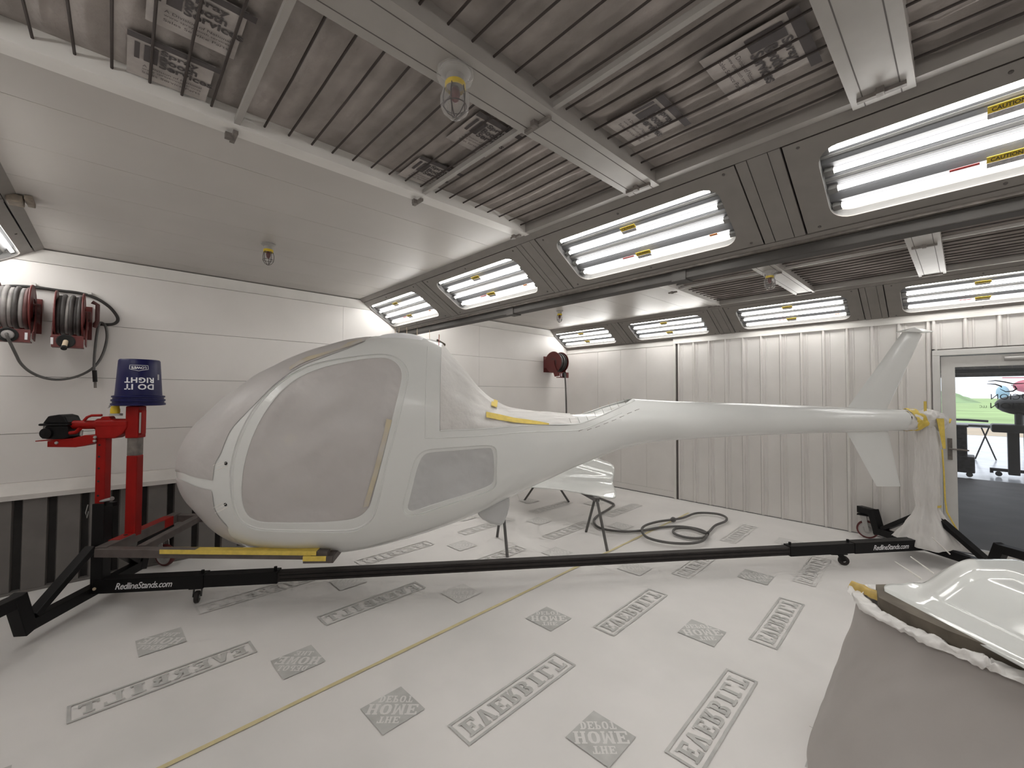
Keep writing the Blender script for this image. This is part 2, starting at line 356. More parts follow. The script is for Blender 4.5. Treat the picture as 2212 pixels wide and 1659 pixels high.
while y < 2.3:
    MB().prism([(-5.385, y-.010, 0), (-5.335, y, 0), (-5.335, y+.134, 0), (-5.385, y+.144, 0)], (0, 0, .768)).build('steel_strip', 'corr', wb); y += .1975
MB().bb(-5.385, -5.338, 2.4, YR, 0, .768).build('base_panel', 'wall', wb)
MB().bb(-5.40, -5.325, YL, 2.4, 0, .022).build('kick_strip', 'corr', wb)

# right wall: smooth panels, sliding door of ribbed panels, door
wr = struct('wall_right', MB().bb(X0-.1, -.245, YR+.02, YR+.14, 0, 3.1).bb(-.245, .895, YR+.02, YR+.14, 2.15, 3.1).bb(.895, X1+.1, YR+.02, YR+.14, 0, 3.1), 'groove')
for x0, x1 in ((X0, -4.68), (-4.68, -4.19), (-4.19, -3.69), (-3.69, -3.20)):
    MB().bb(x0+.0015, x1-.0015, YR-.002, YR+.02, .11, 2.46).build('panel', 'wall2', wr)
MB().bb(X0, -3.20, YR-.006, YR+.02, .015, .108).build('base_rail', 'wall2', wr)
MB().bb(X0, -3.20, YR-.01, YR+.02, 2.462, ZB+.03).build('head_rail', 'trim', wr)
MB().bb(-3.20, -3.165, YR-.03, YR+.02, 0, 2.50).build('jamb', 'trim', wr)
MB().bb(-3.165, -3.135, YR-.004, YR+.02, 0, 2.50).build('track_gap', 'seam', wr)
MB().bb(-3.20, X1, YR-.035, YR+.02, 2.478, ZB+.03).build('head_rail', 'trim', wr)
def rib(x0, x1, z0, z1):
    pr = [(0, .02), (0, -.004), (.012, -.030), (.030, -.030), (.042, -.004), (.066, -.004), (.072, -.010), (.082, -.010), (.088, -.004), (x1-x0, -.004), (x1-x0, .02)]
    return MB().prism([(x0+p, YR+q, z0) for p, q in pr], (0, 0, z1-z0))
x = -3.135
while x < 4.4:
    xe = x+.2365
    if x < -.26:
        xe = min(xe, -.252); rib(x, xe-.002, .012, 2.478).build('panel', 'wall2', wr)
    else: rib(x, xe-.002, 2.165, 2.478).build('panel', 'wall2', wr)
    x = xe
MB().bb(-1.0, -.975, YR-.036, YR+.02, .01, 2.165).build('jamb', 'trim', wr)
MB().bb(.90, X1, YR-.002, YR+.02, .012, 2.165).build('panel', 'wall2', wr)
# unseen walls that close the booth
struct('wall_left', MB().bb(X0-.1, X1+.1, YL-.12, YL, 0, ZC+.1), 'wall')
struct('wall_front', MB().bb(X1, X1+.12, YL-.1, YR+.1, 0, ZC+.1), 'wall')

# ceiling
ce = struct('ceiling', MB().bb(X0-.1, X1+.1, YL-.1, YR+.1, 3.12, 3.2), 'seam')
xs = [X0, -5.13, -4.66, -4.17, -3.67, -3.18, -2.69, -2.37]
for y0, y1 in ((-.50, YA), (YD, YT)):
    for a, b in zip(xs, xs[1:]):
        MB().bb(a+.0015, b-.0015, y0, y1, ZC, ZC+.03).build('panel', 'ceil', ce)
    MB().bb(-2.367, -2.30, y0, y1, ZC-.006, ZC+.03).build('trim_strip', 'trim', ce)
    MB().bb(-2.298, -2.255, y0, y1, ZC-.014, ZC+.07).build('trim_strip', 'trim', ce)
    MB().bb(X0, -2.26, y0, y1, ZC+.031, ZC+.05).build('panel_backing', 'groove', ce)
BX = [-1.29, -.212, .87, 1.95, 3.03, 4.11]      # beams
def beam_parts(y0, y1, xb):
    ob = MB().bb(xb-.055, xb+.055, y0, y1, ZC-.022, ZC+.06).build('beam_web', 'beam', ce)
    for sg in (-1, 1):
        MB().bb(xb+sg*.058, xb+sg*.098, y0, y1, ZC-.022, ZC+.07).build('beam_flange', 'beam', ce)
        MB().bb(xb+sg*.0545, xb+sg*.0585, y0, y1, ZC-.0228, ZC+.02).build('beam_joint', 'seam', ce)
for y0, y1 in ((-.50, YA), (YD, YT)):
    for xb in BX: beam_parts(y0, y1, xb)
# filter banks with wires and printed labels
edges = [-2.255]+sum([[b-.098, b+.098] for b in BX], [])+[X1]
FB = []
def filt(x0, x1, y0, y1):
    nx = 14; ny = int((y1-y0)/.026)+1
    def fn(i, j):
        X = x0+(x1-x0)*i; Y = y0+(y1-y0)*j
        b = abs(math.sin(PI*(Y-y0+.02)/.1055))
        e = min(1, min(i, 1-i)*12)
        return V((X, Y, 2.958-.020*b*e+.014*e*noise.noise(V((X*2.2, Y*2.2, 4)))+.006*e*noise.noise(V((X*9, Y*9, 1)))))
    ob = MB().grid(fn, nx, ny).build('filter_blanket', 'filter', ce, smooth=80)
    yy = y0+.09
    while yy < y1-.02:
        wz = 2.921+.004*random.random()
        MB().tube([(x0-.02, yy+.01*random.uniform(-.5, .5), wz), ((x0+x1)/2, yy, wz-.004), (x1+.02, yy+.01*random.uniform(-.5, .5), wz)], .0052, 6).build('wire', 'wire', ob)
        yy += .1055
    return ob
for y0, y1 in ((-.45, YA), (YD, YT)):
    for k in range(0, 5):
        FB.append(filt(edges[2*k], edges[2*k+1], y0, y1))
for yy in (-.47, YA-.022, YD+.022, YT-.022):
    MB().bb(-2.255, X1, yy-.022, yy+.022, ZC-.010, ZC+.085).build('edge_rail', 'beam', ce)
# rods that hold the filter frames, with their little hangers
for ys in ((.37, 1.35, 2.2), (4.74,)):
    for yy in ys:
        for k in range(4):
            if yy != 2.2: MB().bb(edges[2*k]-.04, edges[2*k+1]+.03, yy-.012, yy+.012, 2.884, 2.908).build('rod', 'beam', ce)
        for xb in [-2.33]+BX[:4]:
            wx = .05 if xb < -2 else .075
            MB().bb(xb-wx, xb+wx, yy-.010, yy+.010, ZC-.038, ZC-.022).bb(xb-.012, xb+.012, yy-.035, yy-.005, ZC-.048, ZC-.022).build('hanger', 'grime', ce)
for xb in [-2.33]+BX[:3]:
    MB().bb(xb-.075, xb+.075, YT-.05, YT-.03, ZC-.036, ZC-.022).build('hanger', 'grime', ce)
def spray_label(ob, c, ex, ey, s):
    c = V(c); ex = V(ex); ey = V(ey); z = V((0, 0, -.004))
    MB().add([c+ex*x*s+ey*y*s for x, y in ((-.5, -.62), (.52, -.62), (.52, .46), (-.5, .46))], [(0, 1, 2, 3)]).build('printed_label', 'patch', ob)
    m = MB()
    def r(x0, x1, y0, y1): m.add([c+z+ex*x*s+ey*y*s for x, y in ((x0, y0), (x1, y0), (x1, y1), (x0, y1))], [(0, 1, 2, 3)])
    r(-.5, .62, .34, .46); r(-.42, -.36, -.12, .28); r(-.31, -.15, -.12, .28)
    for i, t in enumerate(('Spray', 'Booth', 'Services')):
        wd = (.46, .46, .68)[i]
        put_text(m, t, c+z+ex*(-.13+wd/2)*s+ey*(.235-.155*i)*s, ex, ey, wd*s, .15*s, offset=.03)
    for i, t in enumerate(('A Division of National', 'www spraybooth services', 'Sales Service Parts')):
        put_text(m, t, c+z+ex*.05*s+ey*(-.25-.09*i)*s, ex, ey, .74*s, .055*s)
    m.build('label_print', 'ink', ob)
zf = 2.926
for (px, py, s, k) in ((1048, 290, .25, 0), (930, 372, .25, 0), (368, 142, .25, 0), (425, 25, .25, 0)):
    p = Pz(px, py, zf); spray_label(FB[k], (p.x, p.y, zf), (0, 1, 0), (1, 0, 0), s)
for (px, py, s, k) in ((1405, 258, .26, 1), (1655, 118, .30, 1)):
    p = Pz(px, py, zf); spray_label(FB[k], (p.x, p.y, zf), (0, 1, 0), (1, 0, 0), s)

# the slopes that carry the light fixtures
def slope_frame(ytop, ybot):
    A = V((0, ytop, ZC)); B = V((0, ybot, ZB)); d = (B-A).normalized(); n = V((0, -d.z, d.y)) if ybot > ytop else V((0, d.z, -d.y))
    if n.z > 0: n = -n
    return A, d, n
SLOPES = [(YA, YB), (YD, YC), (YT, YR), (-.50, YL)]
CX = [-4.83, -3.19, -1.53, .13, 1.79, 3.45]
SLEN = math.hypot(YB-YA, ZC-ZB)
nm = ['trim_1', 'trim_2', 'trim_3', 'trim_4']
for (yt, yb), name in zip(SLOPES, nm):
    A, d, n = slope_frame(yt, yb); ex = V((1, 0, 0))
    def sl(x0, x1, k0, k1, h0, h1, mbx=None):
        return (mbx or MB()).box(A+ex*((x0+x1)/2)+d*((k0+k1)/2)+n*((h0+h1)/2), (x1-x0, k1-k0, h1-h0), (ex, d, n))
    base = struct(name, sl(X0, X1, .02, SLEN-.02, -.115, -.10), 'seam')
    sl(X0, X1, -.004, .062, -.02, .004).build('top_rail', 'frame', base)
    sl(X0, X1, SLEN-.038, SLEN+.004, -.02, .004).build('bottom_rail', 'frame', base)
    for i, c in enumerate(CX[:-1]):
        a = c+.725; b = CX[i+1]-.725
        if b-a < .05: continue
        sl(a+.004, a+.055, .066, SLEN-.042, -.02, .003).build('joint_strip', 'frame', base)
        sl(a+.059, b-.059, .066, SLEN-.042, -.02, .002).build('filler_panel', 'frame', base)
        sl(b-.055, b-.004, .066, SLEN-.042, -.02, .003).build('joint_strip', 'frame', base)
tb = struct('trim_5', MB().bb(X0, X1, YB+.012, YC-.012, ZB-.075, ZB-.012), 'darkbeam', bevel=.006)
MB().bb(X0, X1, YB-.012, YC+.012, ZB-.012, ZB+.012).build('channel_lip', 'grime', tb)
for px in (1100, 1465):
    p = Py(px, 668 if px == 1100 else 592, YB)
    MB().bb(p.x-.05, p.x+.05, YB+.004, YC-.004, ZB-.083, ZB-.006).build('joint_sleeve', 'darkbeam', tb)

# one light fixture, then copies on each slope
def rrect(hx, y0, y1, r, n=6):
    pts = []
    for cx, cy, a0 in ((hx-r, y1-r, 0), (-hx+r, y1-r, 90), (-hx+r, y0+r, 180), (hx-r, y0+r, 270)):
        for i in range(n+1):
            t = math.radians(a0+90*i/n); pts.append((cx+r*math.cos(t), cy+r*math.sin(t)))
    return pts
def make_fixture():
    g = 'sloped light fixtures'
    fx = thing('light_fixture', 'fixture', 'light', (0, 0, 0), g)
    K0, K1 = .066, SLEN-.042; HX = .72
    inn = rrect(.60, .150, .580, .085); N = len(inn); outp = []
    for x, y in inn:
        cx, cy = 0, (K0+K1)/2; dx, dy = x-cx, y-cy
        s = min(HX/abs(dx) if abs(dx) > 1e-6 else 9e9, ((K1-K0)/2)/abs(dy) if abs(dy) > 1e-6 else 9e9)
        outp.append((cx+dx*s, cy+dy*s))
    m = MB()
    ring = lambda pts, h: [V((x, y, h)) for x, y in pts]
    vs = ring(outp, -.02)+ring(outp, .0)+ring(inn, .0)+ring(inn, -.008)
    fs = []
    for l in range(3):
        for i in range(N): fs.append((l*N+i, l*N+(i+1) % N, (l+1)*N+(i+1) % N, (l+1)*N+i))
    corner = [(HX, K1), (-HX, K1), (-HX, K0), (HX, K0)]
    m.add(vs, fs)
    # corner fillets of the outer plate
    for i in range(N):
        a, b = outp[i], outp[(i+1) % N]
        ca = [c for c in corner if (abs(a[0]-c[0]) < 1e-6 and abs(b[1]-c[1]) < 1e-6) or (abs(a[1]-c[1]) < 1e-6 and abs(b[0]-c[0]) < 1e-6)]
        if ca and abs(a[0]-b[0]) > 1e-6 and abs(a[1]-b[1]) > 1e-6:
            m.add([V((*a, 0)), V((*b, 0)), V((*ca[0], 0))], [(0, 1, 2)])
    m.build('frame', 'frame', fx)
    for x, y in ((-.66, .10), (.66, .10), (-.66, .60), (.66, .60), (0, .105), (0, .605)):
        MB().lathe([(0, .004), (.006, .004), (.008, 0)], (x, y, 0), (0, 0, 1), 8).build('screw', 'seam', fx)
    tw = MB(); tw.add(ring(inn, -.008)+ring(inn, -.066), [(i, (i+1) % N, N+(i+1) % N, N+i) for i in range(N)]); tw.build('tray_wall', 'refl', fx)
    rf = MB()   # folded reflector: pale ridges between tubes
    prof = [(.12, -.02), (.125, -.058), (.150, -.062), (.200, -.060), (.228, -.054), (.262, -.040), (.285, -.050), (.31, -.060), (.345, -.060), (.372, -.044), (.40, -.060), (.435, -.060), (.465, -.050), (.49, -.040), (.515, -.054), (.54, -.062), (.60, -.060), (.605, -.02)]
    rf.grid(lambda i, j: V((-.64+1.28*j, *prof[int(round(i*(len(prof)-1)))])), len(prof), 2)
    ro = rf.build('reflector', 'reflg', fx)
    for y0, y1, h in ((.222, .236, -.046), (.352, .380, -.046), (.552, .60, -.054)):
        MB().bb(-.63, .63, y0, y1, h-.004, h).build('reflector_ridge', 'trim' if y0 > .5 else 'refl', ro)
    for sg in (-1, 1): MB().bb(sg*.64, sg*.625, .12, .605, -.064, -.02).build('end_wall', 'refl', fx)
    for ty in (.186, .308, .415, .525):
        t = MB().cyl((-.555, ty, -.038), (.555, ty, -.038), .0125, n=12).build('tube', 'tube', fx, smooth=60)
        for sg in (-1, 1):
            MB().bb(sg*.555, sg*.592, ty-.015, ty+.015, -.056, -.022).build('socket', 'refl', t)
    pane = MB(); pane.add(ring(inn, -.014), [tuple(range(N))]); pane.build('pane', 'glass', fx)
    # warning stickers on the pane
    for y, mm in ((.245, 'yellow'), (.478, 'yellow')):
        s = MB().bb(-.055, .055, y-.022, y+.008, -.012, -.010).build('sticker', mm, fx)
        tm = MB(); put_text(tm, 'CAUTION', V((0, y-.007, -.0092)), (-1, 0, 0), (0, -1, 0), .088, .018, offset=.02); tm.build('sticker_text', 'yellowtext', s)
        MB().bb(-.05, .055, y+.010, y+.034, -.012, -.0105).build('sticker_note', 'greylab', s)
    MB().bb(.075, .165, .470, .480, -.012, -.010).build('red_sticker', 'red_lab', fx)
    MB().bb(-.50, -.455, .47, .482, -.012, -.010).build('orange_sticker', 'orange', fx)
    return fx
proto = make_fixture()
LAB = {0: ['soffit light above the cabin roof, first from the back wall', 'soffit light second from the back wall', 'soffit light third from the back wall, at the middle of the photo', 'large soffit light cut by the right edge of the photo', 'soffit light fifth from the back wall', 'soffit light sixth from the back wall'],
       2: ['right wall slope light nearest the red corner hose reel', 'right wall slope light second from the red hose reel', 'right wall slope light third from the red hose reel, above the ribbed door', 'right wall slope light above the glass door at the right edge', 'right wall slope light fifth from the back wall', 'right wall slope light sixth from the back wall'],
       1: ['light on the far side of the soffit, %s from the back wall' % k for k in ('first', 'second', 'third', 'fourth', 'fifth', 'sixth')],
       3: ['light on the left slope whose lit corner shows at the left photo edge']+['light on the left slope, %s from the back wall' % k for k in ('second', 'third', 'fourth', 'fifth', 'sixth')]}
first = True
for k, (yt, yb) in enumerate(SLOPES):
    A, d, n = slope_frame(yt, yb)
    for i, c in enumerate(CX):
        cc = c + (0 if i else .03)
        o = proto if first else copy_tree(proto); first = False
        ex = V((1, 0, 0)); flip = ex.cross(d).dot(n) < 0
        if flip: ex = -ex
        o.matrix_world = Matrix(((ex.x, d.x, n.x, cc), (ex.y, d.y, n.y, A.y), (ex.z, d.z, n.z, A.z), (0, 0, 0, 1)))
        o['label'] = LAB[k][i]
# end closers of soffit at the back wall are hidden in the wall

# rust-stained junction box on the left slope
p = Pz(33, 432, 2.86)
b = thing('junction_box', 'rust-stained small box on the left ceiling slope above the hose reels', 'box', p)
MB().box(p, (.10, .07, .05)).build('box_body', 'stain', b, bevel=.006)
MB().box(p+V((-.01, .06, .012)), (.16, .035, .03)).build('bracket', 'stain', b, bevel=.004)

# ------------------------------------------------------------------ door and what lies beyond
dx0, dx1 = -.25, .90
dr = struct('door_1', MB().bb(dx0, dx0+.06, YR-.03, YR+.14, 0, 2.09).bb(dx1-.06, dx1, YR-.03, YR+.14, 0, 2.09).bb(dx0, dx1, YR-.03, YR+.14, 2.09, 2.15), 'doorw', bevel=.004)
lx0, lx1, ly = dx0+.066, dx1-.066, YR+.015
lf = MB().bb(lx0, lx0+.105, ly, ly+.045, .012, 2.08).bb(lx1-.105, lx1, ly, ly+.045, .012, 2.08).bb(lx0+.105, lx1-.105, ly, ly+.045, 1.965, 2.08).bb(lx0+.105, lx1-.105, ly, ly+.045, .012, .06).build('door_leaf', 'doorw', dr)
ORG[lf.name] = V((0, 0, 0))
MB().bb(lx0+.105, lx1-.105, ly+.018, ly+.026, .06, 1.965).build('door_glass', 'glass', dr)
hx = lx0+.055
MB().bb(hx-.018, hx+.018, ly-.010, ly, .97, 1.20).build('handle_plate', 'grime', dr, bevel=.003)
MB().tube([(hx, ly-.005, 1.09), (hx, ly-.05, 1.09), (hx+.03, ly-.055, 1.09), (hx+.14, ly-.055, 1.085)], .009, 8).build('door_handle', 'grime', dr, smooth=50)
MB().cyl((lx0+.45, ly-.03, 2.035), (lx0+.75, ly-.03, 2.035), .022, n=10).build('door_closer', 'hub', dr, smooth=40)
dm = MB()
def gl(px, py): return Py(px, py, ly+.014)
p1 = gl(2150, 857); p2 = gl(2136, 876)
put_text(dm, 'OCION', V((p1.x+.10, ly+.015, p1.z)), (-1, 0, 0), (0, 0, 1), .26, .056, offset=-.005)
put_text(dm, 'IATION', V((p2.x+.16, ly+.015, p2.z)), (-1, 0, 0), (0, 0, 1), .30, .056, offset=-.005)
put_text(dm, 'LLC', V((p2.x-.040, ly+.015, p2.z-.012)), (-1, 0, 0), (0, 0, 1), .05, .024)
for pts in ([(2134, 824), (2150, 822), (2170, 825), (2188, 829), (2212, 828)], [(2132, 829), (2150, 830), (2162, 834), (2164, 837)], [(2160, 840), (2172, 846), (2188, 845), (2196, 840), (2192, 834), (2184, 832)]):
    q = [gl(*t) for t in pts]; L = len(q)
    dm.tube(q, [.0015+.005*math.sin(PI*(i+.3)/L) for i in range(L)], 6)
dm.build('door_lettering', 'vinyl', dr)
# hangar space
struct('floor', MB().bb(-5, 9, YR+.14, 12.6, -.1, -.004), 'hfloor')
struct('wall_far', MB().bb(-5, -3.2, 12.55, 12.8, 0, 4).bb(6, 9, 12.55, 12.8, 0, 4).bb(-5, 9, 12.55, 12.8, 3.2, 4).bb(-5.2, -5, YR+.14, 12.8, 0, 4).bb(9, 9.2, YR+.14, 12.8, 0, 4), 'hwall')
struct('ceiling', MB().bb(-5.2, 9.2, YR+.14, 12.9, 4, 4.1), 'hwall')
hd = thing('hangar_door', 'half raised grey hangar door of blocks above the bright opening', 'hangar door', (0, 12.6, 2.045))
MB().bb(-3.2, 6, 12.60, 12.66, 2.05, 3.3).build('door_sheet', 'mortar', hd)
x = -1.2
while x < 2.6:
    for r in range(2):
        MB().bb(x+.008, x+.152, 12.565, 12.60, 2.20+.22*r, 2.405+.22*r).build('block', 'brick', hd)
    x += .165
MB().bb(-3.2, 6, 12.55, 12.60, 2.13, 2.19).build('rail', 'hwall', hd); MB().bb(-3.2, 6, 12.54, 12.62, 2.045, 2.11).build('rail', 'grime', hd)
gr = struct('ground', MB().bb(-60, 90, 12.6, 27, -.2, -.01), 'apron')
MB().bb(-80, 140, 27, 33, -.2, .0).build('verge', 'dirt', gr); MB().bb(-120, 200, 33, 39, -.2, .0).build('road', 'road', gr)
MB().grid(lambda i, j: V((-300+800*i, 39+500*j**2, .0+(.25*noise.noise(V((i*20, j*9, 0))) if j > .1 else 0))), 40, 30).build('meadow', 'grass', gr, smooth=60)
MB().grid(lambda i, j: V((-15+18.5*i, 150+60*j, 4.2*math.sin(PI*min(1, max(0, i)))**1.2*math.sin(PI*j)*(.85+.3*noise.noise(V((i*9, j*5, 2))))-.3)), 40, 12).build('mound', 'hill', gr, smooth=60)
def pole_pt(px, py, y): return Py(px, py, y)
# black cart
q0 = Py(2058, 1020, 12.9); c = V((q0.x+.02, 12.95, 0))
ct = thing('service_cart', 'black speckled service cart just inside the hangar opening, seen through the glass', 'cart', c)
MB().bb(c.x-.45, c.x+.20, 12.75, 13.2, .42, 1.02).build('cart_body', 'cart', ct, bevel=.02)
MB().bb(c.x-.45, c.x+.30, 12.7, 13.25, .09, .42).build('lower_box', 'cart', ct, bevel=.02)
MB().bb(c.x-.47, c.x+.22, 12.72, 13.23, 1.02, 1.06).build('cart_top', 'sil', ct)
for dxx in (-.35, .22):
    MB().lathe([(.0, -.02), (.05, -.02), (.05, .02), (0, .02)], (c.x+dxx, 12.8, .05), (0, 1, 0), 14).build('wheel', 'sil', ct)
# folding table with crossed legs
q = Pz(2128, 975, 0); yt = 16.6
def T2(px, py): return Py(px, py, yt)
ft = thing('folding_stand', 'folding trestle with crossed legs on the wet apron outside', 'trestle', (T2(2128, 975).x, yt, 0))
a, b2, c2, d2 = T2(2106, 972), T2(2152, 979), T2(2136, 924), T2(2120, 924)
MB().bar(V((a.x, yt, 0)), c2, .03, .03).build('leg', 'sil', ft); MB().bar(V((b2.x, yt+.05, 0)), d2+V((0, .05, 0)), .03, .03).build('leg', 'sil', ft)
l0, l1 = T2(2072, 922), T2(2150, 922)
MB().tube([l0, T2(2085, 919), T2(2110, 920), l1], .035, 8).build('top_rail', 'sil', ft, smooth=50)
m0, m1 = T2(2055, 906), T2(2135, 910)
MB().tube([m0, T2(2090, 907), m1], .03, 8).build('upper_rail', 'sil', ft, smooth=50)
# dark machine on a pedestal
ym = 13.5
def T3(px, py): return Py(px, py, ym)
ms = thing('machine_stand', 'dark covered machine on a pedestal stand with castors, outside the glass door', 'machine', (T3(2195, 1030).x, ym, 0))
s0, s1 = T3(2178, 1030), T3(2206, 930)
MB().bb(s0.x, s0.x+.16, ym-.1, ym+.1, .04, s1.z).bb(s0.x+.22, s0.x+.36, ym-.1, ym+.1, .04, s1.z).build('pedestal', 'sil', ms, bevel=.01)
t0, t1 = T3(2140, 915), T3(2212, 935)
MB().bb(t0.x, t0.x+.95, ym-.3, ym+.3, t1.z, t0.z).build('work_table', 'sil', ms, bevel=.03)
u0 = T3(2152, 876)
mm = MB().grid(lambda i, j: V((u0.x+.42+.45*math.cos(2*PI*i)*math.sin(PI*j), ym+.3*math.sin(2*PI*i)*math.sin(PI*j), u0.z+.02+.19*math.cos(PI*j)*(1+.15*math.sin(5*PI*i)))), 24, 12)
mm.build('machine_cover', 'sil', ms, smooth=60)
MB().cyl((u0.x+.3, ym, t0.z), (u0.x+.3, ym, u0.z-.1), .06, n=10).build('neck', 'sil', ms)
f0 = T3(2138, 1012); MB().bb(f0.x, f0.x+1.0, ym-.04, ym+.04, f0.z-.04, f0.z+.02).bb(f0.x, f0.x+.05, ym-.04, ym+.04, .05, f0.z).build('foot_bar', 'sil', ms)
MB().lathe([(0, -.02), (.05, -.02), (.05, .02), (0, .02)], (f0.x+.12, ym-.1, .05), (0, 1, 0), 14).build('wheel', 'sil', ms)
hv = thing('parked_helicopter', 'small pink and pale blue aircraft far out on the apron beyond the glass door', 'aircraft', Py(2195, 850, 22.0))
r0 = Py(2195, 838, 22.0)
MB().grid(lambda i, j: r0+V((.28+.36*math.cos(2*PI*i)*math.sin(PI*j), .4*math.sin(2*PI*i)*math.sin(PI*j), .06+.22*math.cos(PI*j))), 20, 10).build('cabin', 'pink', hv, smooth=60)
MB().grid(lambda i, j: r0+V((-.30+.16*math.cos(2*PI*i)*math.sin(PI*j), -.1+.3*math.sin(2*PI*i)*math.sin(PI*j), -.16+.24*math.cos(PI*j))), 20, 10).build('windscreen', 'lblue', hv, smooth=60)
MB().cyl(r0+V((.2, 0, -1.5)), r0+V((.2, 0, -.2)), .08, n=8).build('skid_support', 'sil', hv)
MB().bar(r0+V((-.3, 0, .35)), r0+V((.9, 0, .33)), .08, .03).build('rotor', 'pink', hv)
#@@PART2
# ------------------------------------------------------------------ the helicopter body
def pchip(xs, ys):
    x = np.array(xs, float); y = np.array(ys, float); h = np.diff(x); d = np.diff(y)/h; m = np.zeros(len(x))
    m[0], m[-1] = d[0], d[-1]
    for i in range(1, len(x)-1):
        if d[i-1]*d[i] > 0:
            w1 = 2*h[i]+h[i-1]; w2 = h[i]+2*h[i-1]; m[i] = (w1+w2)/(w1/d[i-1]+w2/d[i])
    def f(q):
        q = min(max(q, x[0]), x[-1]); i = min(int(np.searchsorted(x, q, 'right'))-1, len(x)-2); t = (q-x[i])/h[i]
        return float((1+2*t)*(1-t)**2*y[i]+t*(1-t)**2*h[i]*m[i]+t*t*(3-2*t)*y[i+1]+t*t*(t-1)*h[i]*m[i+1])
    return f
S0, S1 = -.108, 6.48
def sh(s): return s+.05*max(0, 1-(s+.157)/.7)
TOP = [(-.157, 1.023), (-.146, 1.152), (-.121, 1.244), (-.088, 1.31), (-.039, 1.391), (.028, 1.465), (.146, 1.577), (.284, 1.683), (.423, 1.775), (.564, 1.86), (.707, 1.939), (.852, 2.003), (.999, 2.052), (1.148, 2.094), (1.299, 2.125), (1.413, 2.142), (1.567, 2.149), (1.723, 2.136), (1.901, 2.094), (2.2, 1.97), (2.7, 1.79), (3.2, 1.665), (3.675, 1.615), (4.247, 1.59), (4.914, 1.574), (5.869, 1.538), (6.48, 1.514)]
BOT = [(-.157, 1.023), (-.150, .965), (-.131, .912), (-.078, .819), (.026, .71), (.166, .59), (.306, .50), (.482, .44), (.66, .405), (.895, .378), (1.096, .376), (1.32, .398), (1.585, .452), (1.894, .535), (2.211, .644), (2.495, .768), (2.827, .905), (3.168, 1.04), (3.518, 1.16), (3.786, 1.215), (4.244, 1.245), (4.911, 1.273), (5.864, 1.292), (6.48, 1.304)]
WID = [(S0+1e-9, 0)] + [(s, .55*(1-((.95-s)/(.95-S0))**2.3)**(1/2.3)) for s in (-.10, -.08, -.04, .02, .1, .2, .32, .45, .6, .8)] + [(.95, .55), (1.5, .545), (1.9, .505), (2.4, .41), (3.0, .295), (3.68, .2), (5, .155), (6.48, .105)]
xi = lambda s: math.sqrt(max(0, s-S0))
fT = pchip([xi(sh(s)) if i else 0 for i, (s, z) in enumerate(TOP)], [z for s, z in TOP])
fB = pchip([xi(sh(s)) if i else 0 for i, (s, z) in enumerate(BOT)], [z for s, z in BOT])
fW = pchip([xi(s) if i else 0 for i, (s, z) in enumerate(WID)], [z for s, z in WID])
fN = pchip([-.2, .1, .7, 1.9, 2.6, 3.4, 6.5], [2.0, 2.15, 2.55, 2.6, 2.35, 2.0, 2.0])
def body(s, th, off=0):
    x = xi(s); zt, zb, ww, n = fT(x), fB(x), fW(x), fN(s); c, q = math.cos(th), math.sin(th)
    return V((s, ww*math.copysign(abs(c)**(2/n), c), (zt+zb)/2+(zt-zb)/2*math.copysign(abs(q)**(2/n), q)))
def body_n(s, th):
    e = 2e-3; a = body(s+e, th)-body(max(S0, s-e), th); b = body(s, th+e)-body(s, th-e); n = a.cross(b)
    if n.length < 1e-12: return V((-1, 0, 0))
    n.normalize(); p = body(s, th); c = V((p.x, 0, (fT(xi(s))+fB(xi(s)))/2))
    if n.dot(p-c) < 0 and abs(n.dot(p-c)) > 1e-6: n = -n
    return n
def tsurf(s, z):
    x = xi(s); zt, zb, ww, n = fT(x), fB(x), fW(x), fN(s); k = min(1, abs((z-(zt+zb)/2)/((zt-zb)/2)))
    return ww*max(0, 1-k**n)**(1/n)
def theta(s, z):
    x = xi(s); zt, zb, n = fT(x), fB(x), fN(s); k = (z-(zt+zb)/2)/((zt-zb)/2); k = max(-1, min(1, k))
    return math.asin(math.copysign(abs(k)**(n/2), k))
def onbody(px, py):
    t = .5
    for _ in range(40):
        s, _t, z = ST(Pt(px, py, t)); s = max(S0+1e-4, s); t += .6*(tsurf(s, z)-t)
    s, _t, z = ST(Pt(px, py, t)); return (max(S0+.0005, s), z)
def smooth_poly(p, closed=True, sub=4):
    n = len(p); out = []
    for i in range(n if closed else n-1):
        q = [p[(i+k) % n] if closed else p[min(max(i+k, 0), n-1)] for k in (-1, 0, 1, 2)]
        for j in range(sub):
            t = j/sub
            out.append(tuple(.5*(2*q[1][a]+(q[2][a]-q[0][a])*t+(2*q[0][a]-5*q[1][a]+4*q[2][a]-q[3][a])*t*t+(3*q[1][a]-q[0][a]-3*q[2][a]+q[3][a])*t**3) for a in range(len(q[1]))))
    if not closed: out.append(tuple(p[-1]))
    return out
def resample(p, N):
    k = min(range(len(p)), key=lambda i: p[i][0]+p[i][1]); p = p[k:]+p[:k]; q = p+[p[0]]
    L = [0]
    for a, b in zip(q, q[1:]): L.append(L[-1]+math.dist(a, b))
    out = []; j = 0
    for i in range(N):
        d = L[-1]*i/N
        while L[j+1] < d: j += 1
        f = (d-L[j])/(L[j+1]-L[j]) if L[j+1] > L[j] else 0
        out.append(tuple(a+(b-a)*f for a, b in zip(q[j], q[j+1])))
    return out
def inside(p, poly):
    x, y = p; r = False; n = len(poly)
    for i in range(n):
        (x1, y1), (x2, y2) = poly[i], poly[i-1]
        if (y1 > y) != (y2 > y) and x < (x2-x1)*(y-y1)/(y2-y1)+x1: r = not r
    return r
def pdist(p, arr): return float(np.sqrt(((arr-np.array(p))**2).sum(1).min()))
